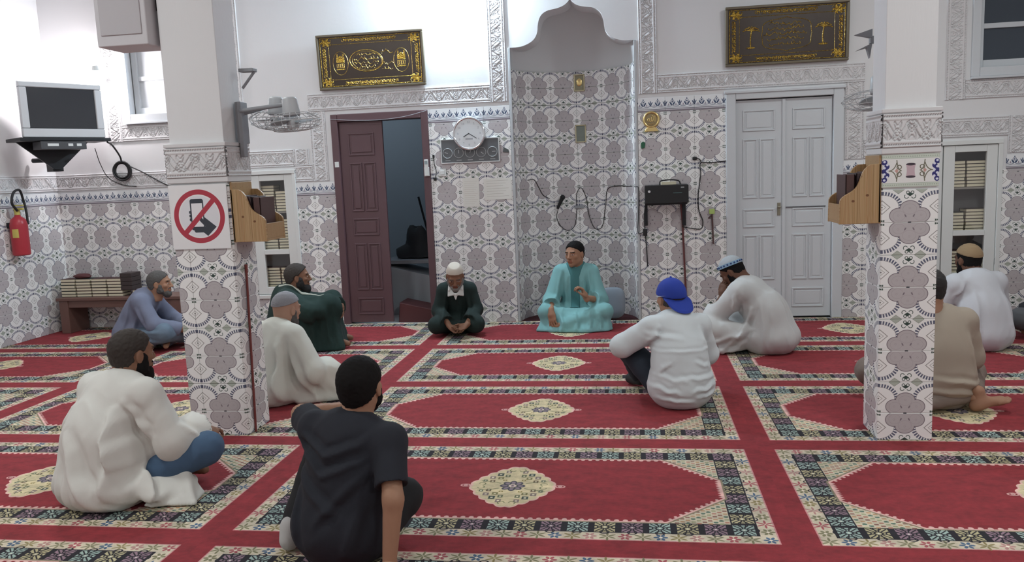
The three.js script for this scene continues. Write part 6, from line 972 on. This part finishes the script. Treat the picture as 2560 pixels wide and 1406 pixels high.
{ // man in blue jacket and jeans by the bench
  const g = person('seated man in grey-blue jacket and jeans beside the bench', -4.06, 1.14, 102);
  const p = pose({ lean: 0.22, hunch: 0.3, tall: 0.9, headYaw: 0.06, headPitch: 0.0, knR: [-0.24, 0.18, 0.36], knL: [0.28, 0.16, 0.32], anR: [0.12, 0.08, 0.44], anL: [-0.05, 0.075, 0.32], elR: [-0.22, 0.25, 0.28], wrR: [-0.1, 0.18, 0.48], elL: [0.22, 0.25, 0.28], wrL: [0.1, 0.18, 0.48] });
  bodyMesh(g, p, SKIN.tan, { hands: [{ s: 'R', curl: relaxed, dir: [0.5, -0.2, 0.7], palm: [0.3, -1, 0] }, { s: 'L', curl: relaxed, dir: [-0.5, -0.2, 0.7], palm: [-0.3, -1, 0] }] });
  wear(g, 'jeans', [...legPrims(p, 0.025, 'L'), ...legPrims(p, 0.03, 'R'), ell(p.pel, [0.17, 0.12, 0.15], 0.06), tri(p.hipR, p.knR, p.anR, 0.03), tri(p.hipL, p.knL, p.anL, 0.03)], cloth(0.13, 0.18, 0.24), 0.0095, { extra: drawn([[[0, 0.14, 0.06], [0, 0.1, 0.32], 0.014, 0.016, RT], [[0, 0.2, 0.1], [0, 0.2, 0.34], 0.012, 0.016, RT], [[0, 0.06, 0.0], [0, 0.05, 0.3], 0.012, 0.016, RT]], folds(0.007, 8, 8, 5, 3)) });
  wear(g, 'jacket', [...torsoCloth(p, 0.028), ell([0, 0.16, 0.0], [0.17, 0.12, 0.15], 0.07), openSleeve(p, 'R', 0.028, 0.93, 0.006), openSleeve(p, 'L', 0.028, 0.93, 0.006), cap(add3(p.neck, [-0.055, 0.02, -0.03]), add3(p.neck, [0.055, 0.02, -0.03]), 0.035, 0.035, 0.02)], cloth(0.17, 0.19, 0.27), 0.009, { extra: drawn([[[0, 0.45, 0.05], [0, 0.2, -0.02], 0.014, 0.018, RT], [[0, 0.4, 0.14], [0, 0.25, 0.2], 0.012, 0.016, RT], [[0, 0.3, 0.1], [0, 0.14, 0.06], 0.012, 0.016, RT]], folds(0.006, 7, 4, 7, 9.1)) });
  onHead(g, 'hair', hairShort, hairGrey, p); onHead(g, 'beard', beardShort, hairGrey, p);
}
{ // old man in dark green robe and white cap, head bowed
  const g = person('old man in dark green robe and white cap with bowed head', -1.12, 0.44, 8); g.scale.setScalar(0.93);
  const p = pose({ lean: 0.16, hunch: 0.3, tall: 0.86, shoulder: 0.125, headPitch: 0.5, headYaw: 0.05, headS: 1.02, elL: [0.19, 0.24, 0.16], elR: [-0.19, 0.24, 0.16], wrL: [0.1, 0.13, 0.4], wrR: [-0.06, 0.12, 0.4], knL: [0.19, 0.12, 0.3], knR: [-0.2, 0.12, 0.3], anL: [0.1, 0.06, 0.06], anR: [-0.1, 0.06, 0.06], toL: [0.1, 0.05, -0.06], toR: [-0.1, 0.05, -0.06] });
  bodyMesh(g, p, SKIN.brown, { brow: [0.12, 0.11, 0.1], hands: [{ s: 'R', curl: [0.5, 0.55, 0.55, 0.5], dir: [0.65, -0.45, 0.45], palm: [0.25, 0.9, 0.4] }, { s: 'L', curl: [0.5, 0.55, 0.55, 0.5], dir: [-0.65, -0.35, 0.5], palm: [-0.25, 0.9, 0.4] }] });
  wear(g, 'robe', [...torsoCloth(p, 0.024), ...legPrims(p, 0.028, 'L'), ...legPrims(p, 0.028, 'R'), tri(p.knL, p.knR, p.pel, 0.04), tri(p.knL, p.hipL, p.anL, 0.03), tri(p.knR, p.hipR, p.anR, 0.03), ell([0, 0.1, 0.0], [0.18, 0.12, 0.17], 0.08), openSleeve(p, 'R', 0.026, 0.72, 0.016), openSleeve(p, 'L', 0.026, 0.72, 0.016)], cloth(0.009, 0.022, 0.02), 0.009, { extra: drawn([[[-0.1, 0.4, 0], [-0.14, 0.15, 0], 0.012, 0.016, FR], [[0.1, 0.4, 0], [0.14, 0.15, 0], 0.012, 0.016, FR], [[0.02, 0.34, 0], [0.03, 0.14, 0], 0.01, 0.014, FR]], folds(0.006, 7, 3, 7, 5.5)) });
  const N = p.neck; wear(g, 'shirt_collar', [cap(add3(N, [-0.055, 0.03, 0.0]), add3(N, [-0.062, -0.03, 0.11]), 0.02, 0.012, 0.01), cap(add3(N, [0.055, 0.03, 0.0]), add3(N, [0.062, -0.03, 0.11]), 0.02, 0.012, 0.01), tri(add3(N, [-0.07, 0.01, 0.075]), add3(N, [-0.012, -0.07, 0.142]), add3(N, [-0.075, -0.085, 0.125]), 0.007, 0.006), tri(add3(N, [0.07, 0.01, 0.075]), add3(N, [0.012, -0.07, 0.142]), add3(N, [0.075, -0.085, 0.125]), 0.007, 0.006), tri(add3(N, [-0.02, -0.06, 0.135]), add3(N, [0.02, -0.06, 0.135]), add3(N, [0, -0.12, 0.142]), 0.006, 0.006)], cloth(0.62, 0.62, 0.6), 0.006, { floorY: undefined });
  onHead(g, 'cap', capFlat, cloth(0.58, 0.52, 0.45), p); onHead(g, 'beard', beardShort, std(lin(0.2, 0.19, 0.18), 0.8), p);
}
{ // speaker in the turquoise robe facing the room
  const g = person('seated man in turquoise robe facing the room, hand raised', 0.0, 0.2, -3);
  const p = pose({ lean: 0.03, hunch: 0.08, tall: 0.95, headYaw: -0.45, headPitch: 0.04, shoulder: 0.138, elR: [-0.235, 0.26, 0.13], wrR: [-0.2, 0.19, 0.36], elL: [0.235, 0.25, 0.12], wrL: [0.12, 0.31, 0.31], knL: [0.28, 0.17, 0.26], knR: [-0.26, 0.17, 0.27] });
  bodyMesh(g, p, SKIN.tan, { hands: [{ s: 'R', curl: [0.25, 0.3, 0.35, 0.4], dir: [0.12, -0.9, 0.25], palm: [0.3, -0.2, -0.9] }, { s: 'L', curl: [0.75, 0.8, 0.85, 0.9], thumb: 0.9, dir: [-0.35, 0.9, 0.1], palm: [-0.9, -0.2, 0.35] }] });
  const robe = [...torsoCloth(p, 0.022), ...legPrims(p, 0.024, 'L'), ...legPrims(p, 0.024, 'R'), ...lap(p, 0.022), ell([0, 0.1, 0.0], [0.2, 0.12, 0.17], 0.08), openSleeve(p, 'R', 0.034, 0.5, 0.02), openSleeve(p, 'L', 0.03, 0.55, 0.015), tri(p.knL, [0.32, 0.015, 0.34], [0.16, 0.015, 0.4], 0.018), tri(p.knR, [-0.33, 0.015, 0.36], [-0.2, 0.015, 0.38], 0.018), tri(p.knL, p.knR, [0.1, 0.02, 0.4], 0.018), tri(p.knR, [-0.2, 0.015, 0.38], [0.1, 0.015, 0.4], 0.018), tri(p.knL, [0.16, 0.015, 0.4], [-0.1, 0.015, 0.4], 0.018), tri(p.knL, [0.34, 0.015, 0.3], [0.32, 0.015, 0.1], 0.018)];
  const o = { extra: drawn([[[-0.13, 0.52, 0], [-0.17, 0.28, 0], 0.012, 0.014, FR], [[0.13, 0.52, 0], [0.16, 0.28, 0], 0.012, 0.014, FR], [[-0.08, 0.46, 0], [-0.1, 0.22, 0], 0.01, 0.014, FR], [[0.08, 0.46, 0], [0.1, 0.22, 0], 0.01, 0.014, FR], [[-0.12, 0.17, 0], [-0.08, 0.02, 0], 0.014, 0.016, FR], [[0.02, 0.17, 0], [0.05, 0.02, 0], 0.014, 0.016, FR], [[0.15, 0.18, 0], [0.16, 0.02, 0], 0.014, 0.018, FR], [[0.24, 0.16, 0], [0.26, 0.02, 0], 0.014, 0.016, FR]], folds(0.005, 8, 3, 8, 6.1)), floorY: 0.004 }; const tr = wear(g, 'robe', robe, cloth(0.2, 0.42, 0.43), 0.008, o);
  const rf = field(robe, o), teal = cloth(0.06, 0.19, 0.2), N = p.neck;
  trimMesh(tr, 'embroidered_panel', rf, 0.005, (x, y, z) => Math.max(Math.abs(x - 0.0) - 0.042, 0.18 - y, y - N[1] + 0.05, -z + 0.04), [-0.07, 0.14, 0.02], [0.07, N[1] + 0.05, 0.26], 0.006, teal);
  trimMesh(tr, 'embroidered_neckline', rf, 0.005, (x, y, z) => { const r = Math.hypot(x, (z - N[2]) * 0.8); return Math.max(r - 0.088, 0.062 - r, N[1] - 0.1 - y); }, [-0.12, N[1] - 0.12, N[2] - 0.13], [0.12, N[1] + 0.1, N[2] + 0.16], 0.005, teal);
  onHead(g, 'hair', hairGeo(0.007, 0.074, -0.05, 0.003), hairBlack, p);
}
{ // man in white shirt with a blue cap worn backwards
  const g = person('seated man in white shirt and blue cap worn backwards', 0.82, 2.92, 192);
  const p = pose({ lean: 0.1, hunch: 0.2, tall: 0.9, shoulder: 0.15, twist: 0.05, headYaw: 0.3, headPitch: 0.05, elL: [0.33, 0.36, 0.16], wrL: [0.16, 0.38, 0.37], knL: [0.26, 0.31, 0.28], anL: [0.16, 0.08, 0.44], toL: [0.2, 0.04, 0.56], elR: [-0.22, 0.28, 0.16], wrR: [-0.08, 0.32, 0.36], knR: [-0.22, 0.26, 0.32], anR: [-0.1, 0.08, 0.44], toR: [-0.1, 0.04, 0.56] });
  bodyMesh(g, p, SKIN.tan, { hands: [{ s: 'L', curl: relaxed, dir: [-0.9, 0, 0.3], palm: [0, -0.3, -1] }, { s: 'R', curl: relaxed, dir: [0.9, 0, 0.3], palm: [0, -0.3, -1] }] });
  wear(g, 'jeans', [...legPrims(p, 0.022, 'L'), ...legPrims(p, 0.022, 'R'), ell(p.pel, [0.165, 0.115, 0.14], 0.06)], cloth(0.018, 0.026, 0.04), 0.01, { extra: folds(0.006, 9, 9, 9) });
  wear(g, 'shoe', [cap(add3(p.anL, [0, -0.01, -0.03]), p.toL, 0.043, 0.036, 0.02)], cloth(0.02, 0.02, 0.022), 0.008); wear(g, 'shoe', [cap(add3(p.anR, [0, -0.01, -0.03]), p.toR, 0.043, 0.036, 0.02)], cloth(0.02, 0.02, 0.022), 0.008);
  const sh = [...torsoCloth(p, 0.028), ell([0, 0.13, -0.02], [0.195, 0.135, 0.17], 0.08), ell([0, 0.28, -0.02], [0.17, 0.18, 0.135], 0.06), openSleeve(p, 'L', 0.03, 0.95, 0.0), openSleeve(p, 'R', 0.028, 0.95, 0.0), cap(add3(p.neck, [-0.055, 0.012, -0.02]), add3(p.neck, [0.055, 0.012, -0.02]), 0.034, 0.034, 0.02)];
  wear(g, 'shirt', sh, cloth(0.6, 0.64, 0.66), 0.0075, { extra: drawn([[[0.16, 0.37, 0], [-0.16, 0.37, 0], 0.006, 0.008, BK], [[0.2, 0.46, 0], [0.02, 0.44, 0], 0.01, 0.014, BK], [[0.17, 0.22, 0], [0.0, 0.19, 0], 0.008, 0.014, BK], [[0.03, 0.21, 0], [-0.18, 0.2, 0], 0.01, 0.012, BK], [[0.19, 0.15, 0], [0.06, 0.12, 0], 0.011, 0.013, BK], [[-0.03, 0.13, 0], [-0.19, 0.15, 0], 0.011, 0.013, BK], [[0.16, 0.08, 0], [-0.02, 0.065, 0], 0.01, 0.012, BK], [[-0.06, 0.09, 0], [-0.18, 0.1, 0], 0.01, 0.011, BK], [[0.1, 0.3, 0], [0.16, 0.24, 0], 0.009, 0.012, BK], [[-0.06, 0.3, 0], [-0.16, 0.26, 0], 0.009, 0.012, BK], [[0.13, 0.5, 0], [0.2, 0.4, 0], 0.014, 0.014, BK], [[-0.13, 0.48, 0], [-0.17, 0.36, 0], 0.012, 0.014, BK]], folds(0.005, 4, 7, 4, 8.3)) });
  const blue = cloth(0.018, 0.045, 0.32); const ballCap = onHead(g, 'cap', capBall, blue, p);
  const brim = new THREE.CylinderGeometry(0.083, 0.09, 0.006, 40, 1, false).scale(1, 1, 1.15); const bp = brim.attributes.position; for (let i = 0; i < bp.count; i++) { const z = bp.getZ(i) - 0.085; bp.setZ(i, z); bp.setY(i, bp.getY(i) + 0.012 - 1.0 * Math.max(0, -z - 0.1) - bp.getX(i) ** 2 * 3.0 * Math.min(1, Math.max(0, (-z - 0.06) * 20))); } brim.computeVertexNormals();
  onHead(ballCap, 'brim', brim, blue, p); onHead(ballCap, 'white_trim', new THREE.TorusGeometry(0.0875, 0.004, 8, 48).scale(1, 1.2, 1).rotateX(Math.PI / 2 + 0.12).translate(0, 0.022, -0.012), cloth(0.5, 0.53, 0.58), p); onHead(ballCap, 'button', new THREE.SphereGeometry(0.008, 10, 8).translate(0, 0.137, -0.012), blue, p);
  onHead(g, 'hair', hairGeo(0.004, 0.07, -0.08), std(lin(0.04, 0.033, 0.03), 0.8), p);
}
{ // man in white robe resting his cheek on his hand
  const g = person('seated man in white robe and blue-banded cap resting face on hand', 1.6, 1.42, 244);
  const p = pose({ lean: 0.26, hunch: 0.36, tall: 1.0, shoulder: 0.15, headPitch: 0.68, headYaw: 0.0, headPos: [0.0, 0.62, 0.3], elL: [0.19, 0.27, 0.4], wrL: [0.07, 0.43, 0.36], elR: [-0.21, 0.25, 0.26], wrR: [-0.12, 0.19, 0.42], knL: [0.27, 0.2, 0.4], knR: [-0.26, 0.16, 0.3], anL: [0.12, 0.08, 0.58], anR: [0.05, 0.08, 0.38], toL: [0.1, 0.05, 0.68] });
  bodyMesh(g, p, SKIN.dark, { hands: [{ s: 'L', curl: [0.9, 0.95, 1.0, 1.0], thumb: 0.2, dir: [-0.25, 0.95, 0.0], palm: [-0.9, -0.1, -0.3] }, { s: 'R', curl: relaxed, dir: [0.4, -0.4, 0.7], palm: [0.3, -1, 0] }] });
  const robe = [...torsoCloth(p, 0.034), ell([0, 0.11, -0.03], [0.22, 0.135, 0.19], 0.08), ell([0, 0.28, 0.0], [0.18, 0.2, 0.14], 0.07), openSleeve(p, 'L', 0.036, 0.42, 0.01), openSleeve(p, 'R', 0.032, 0.9, 0.01), ...legPrims(p, 0.03, 'L'), ...legPrims(p, 0.03, 'R'), ...lap(p, 0.026), tri(p.knL, [0.3, 0.02, 0.48], [0.14, 0.02, 0.62], 0.022), tri(p.hipL, p.knL, [0.29, 0.02, 0.28], 0.022), cap(add3(p.neck, [-0.045, 0.03, -0.03]), add3(p.neck, [0.045, 0.03, -0.03]), 0.03, 0.03, 0.02)];
  wear(g, 'robe', robe, cloth(0.6, 0.61, 0.61), 0.008, { extra: drawn([[[0, 0.34, 0.1], [0, 0.05, 0.16], 0.024, 0.022, LF], [[0, 0.4, 0.02], [0, 0.06, -0.04], 0.014, 0.02, LF], [[0, 0.16, 0.16], [0, 0.06, 0.46], 0.02, 0.02, LF], [[0, 0.2, 0.1], [0, 0.03, 0.3], 0.018, 0.018, LF], [[0, 0.46, 0.2], [0, 0.3, 0.22], 0.016, 0.016, LF], [[0.05, 0.4, 0], [0.07, 0.06, 0], 0.012, 0.02, BK], [[-0.08, 0.4, 0], [-0.1, 0.06, 0], 0.012, 0.02, BK]], folds(0.008, 6, 2.6, 6, 3.4)) });
  const bandCap = onHead(g, 'cap', capKnit, cloth(0.42, 0.45, 0.48), p);
  const ring = []; for (let i = 0; i < 22; i++) { const a = i / 22 * Math.PI * 2; ring.push(bx(0.012, 0.012, 0.006).rotateY(a).translate(Math.sin(a) * 0.0895, 0.063 + Math.cos(a) * 0.029, -0.019 + Math.cos(a) * 0.1005)); }
  onHead(bandCap, 'cap_band', new THREE.CylinderGeometry(0.0875, 0.0895, 0.028, 48, 1, true).scale(1, 1, 1.15).rotateX(-0.28).translate(0, 0.062, -0.019), cloth(0.3, 0.48, 0.64, { side: THREE.DoubleSide }), p); onHead(bandCap, 'cap_pattern', mergeGeometries(ring.map(norm)), cloth(0.03, 0.06, 0.2), p);
  onHead(g, 'hair', hairGeo(0.004, 0.075, -0.06), hairBlack, p); onHead(g, 'beard', beardShort, hairBlack, p);
}
{ // man in beige jumper behind the right pillar, bare foot behind him
  const g = person('seated man in beige jumper with a bare foot behind vine-tile pillar', 2.34, 2.93, 188);
  const p = pose({ lean: 0.02, hunch: 0.16, tall: 0.92, headYaw: 0.1, shoulder: 0.155, headPos: [0.05, 0.7, 0.07], knR: [-0.3, 0.14, 0.22], knL: [0.29, 0.15, 0.3], anR: [-0.13, 0.08, -0.14], toR: [-0.2, 0.05, -0.16], elR: [-0.22, 0.27, 0.08], wrR: [-0.18, 0.2, 0.3], elL: [0.22, 0.27, 0.1] });
  bodyMesh(g, p, SKIN.tan, { feet: [{ s: 'R', at: [-0.15, 0.092, -0.15], up: [0.25, 0.9, 0.1], toe: [-0.95, -0.1, -0.15] }], hands: [{ s: 'R', curl: relaxed, dir: [0.4, -0.2, 0.8], palm: [0.3, -1, 0] }, { s: 'L', curl: relaxed, dir: [-0.4, -0.2, 0.8], palm: [-0.3, -1, 0] }] });
  wear(g, 'trousers', [...legPrims(p, 0.03, 'L'), cap(p.hipR, p.knR, 0.1, 0.08, 0.04), cap(p.knR, mix3(p.knR, p.anR, 0.75), 0.075, 0.055, 0.03), ell(p.pel, [0.175, 0.11, 0.15], 0.06), tri([-0.08, 0.08, -0.12], [0.18, 0.06, -0.16], p.knR, 0.04)], cloth(0.2, 0.155, 0.13), 0.01, { extra: folds(0.008, 8, 8, 8, 2) });
  wear(g, 'jumper', [...torsoCloth(p, 0.03), ell([0, 0.17, -0.01], [0.19, 0.11, 0.165], 0.06), ell([0, 0.3, -0.01], [0.17, 0.17, 0.13], 0.06), openSleeve(p, 'R', 0.03, 0.95, 0.0), openSleeve(p, 'L', 0.03, 0.95, 0.0)], cloth(0.37, 0.31, 0.25), 0.0085, { extra: drawn([[[0.1, 0.2, 0], [-0.16, 0.16, 0], 0.014, 0.014, BK], [[0.12, 0.13, 0], [-0.17, 0.1, 0], 0.014, 0.014, BK], [[-0.12, 0.42, 0], [-0.15, 0.2, 0], 0.01, 0.016, BK]], folds(0.005, 4, 5, 4, 5)) });
  wear(g, 'collar', [cap(add3(p.neck, [-0.055, 0.028, -0.02]), add3(p.neck, [0.055, 0.028, -0.02]), 0.028, 0.028, 0.02)], cloth(0.6, 0.58, 0.54), 0.008);
  onHead(g, 'hair', hairShort, std(lin(0.02, 0.018, 0.018), 0.8), p);
}
{ // man in white shirt and tan cap before the right cupboard
  const g = person('seated man in white shirt and tan cap before right cupboard', 3.17, 1.38, 196);
  const p = pose({ lean: 0.06, hunch: 0.18, tall: 0.92, shoulder: 0.165, headYaw: 0.12, headPitch: 0.06, elL: [0.26, 0.32, 0.14], wrL: [0.18, 0.22, 0.34], elR: [-0.24, 0.27, 0.12] });
  bodyMesh(g, p, SKIN.dark, { hands: [{ s: 'L', curl: relaxed, dir: [-0.4, -0.3, 0.8], palm: [-0.3, -1, 0] }, { s: 'R', curl: relaxed, dir: [0.4, -0.3, 0.8], palm: [0.3, -1, 0] }] });
  wear(g, 'trousers', [...legPrims(p, 0.028, 'L'), ...legPrims(p, 0.028, 'R'), ell(p.pel, [0.165, 0.115, 0.14], 0.06)], cloth(0.34, 0.32, 0.34), 0.011);
  wear(g, 'shirt', [...torsoCloth(p, 0.036), ell([0, 0.12, -0.03], [0.22, 0.13, 0.18], 0.08), ell([0, 0.26, -0.03], [0.2, 0.18, 0.145], 0.07), openSleeve(p, 'L', 0.034, 0.9, 0.01), openSleeve(p, 'R', 0.034, 0.9, 0.01), cap(add3(p.neck, [-0.05, 0.025, -0.03]), add3(p.neck, [0.05, 0.025, -0.03]), 0.034, 0.034, 0.02)], cloth(0.55, 0.56, 0.6), 0.009, { extra: drawn([[[0.12, 0.44, 0], [0.16, 0.06, 0], 0.012, 0.018, BK], [[-0.1, 0.44, 0], [-0.14, 0.06, 0], 0.012, 0.018, BK], [[0.16, 0.52, 0], [0.22, 0.4, 0], 0.014, 0.014, BK]], folds(0.006, 6, 3, 6, 1.1)) });
  onHead(g, 'cap', capKnit, cloth(0.3, 0.21, 0.12), p); onHead(g, 'hair', hairGeo(0.004, 0.07, -0.085), hairBlack, p); onHead(g, 'beard', beardShort, hairBlack, p);
}
{ // man in dark clothes cut by the right edge of the picture
  const g = person('man in dark grey clothes at the far right edge', 4.0, 1.0, 232);
  const p = pose({ lean: 0.05, hunch: 0.15, tall: 0.9, headYaw: 0 });
  bodyMesh(g, p, SKIN.tan, { hands: [{ s: 'L', curl: relaxed, dir: [-0.4, -0.3, 0.8], palm: [-0.3, -1, 0] }, { s: 'R', curl: relaxed, dir: [0.4, -0.3, 0.8], palm: [0.3, -1, 0] }] });
  wear(g, 'trousers', [...legPrims(p, 0.03, 'L'), ...legPrims(p, 0.03, 'R'), ell(p.pel, [0.17, 0.12, 0.15], 0.06)], cloth(0.09, 0.092, 0.1), 0.011, { extra: folds(0.006, 8, 8, 8) });
  wear(g, 'jacket', [...torsoCloth(p, 0.03), openSleeve(p, 'L', 0.03, 0.93, 0), openSleeve(p, 'R', 0.03, 0.93, 0)], cloth(0.02, 0.022, 0.026), 0.011, { extra: folds(0.006, 6, 4, 6) });
  onHead(g, 'hair', hairThick, hairBlack, p); onHead(g, 'beard', beardShort, hairBlack, p);
}
scene.traverse((o) => { if (o.isMesh) { o.castShadow = o.receiveShadow = true; } });
renderer.render(scene, camera);
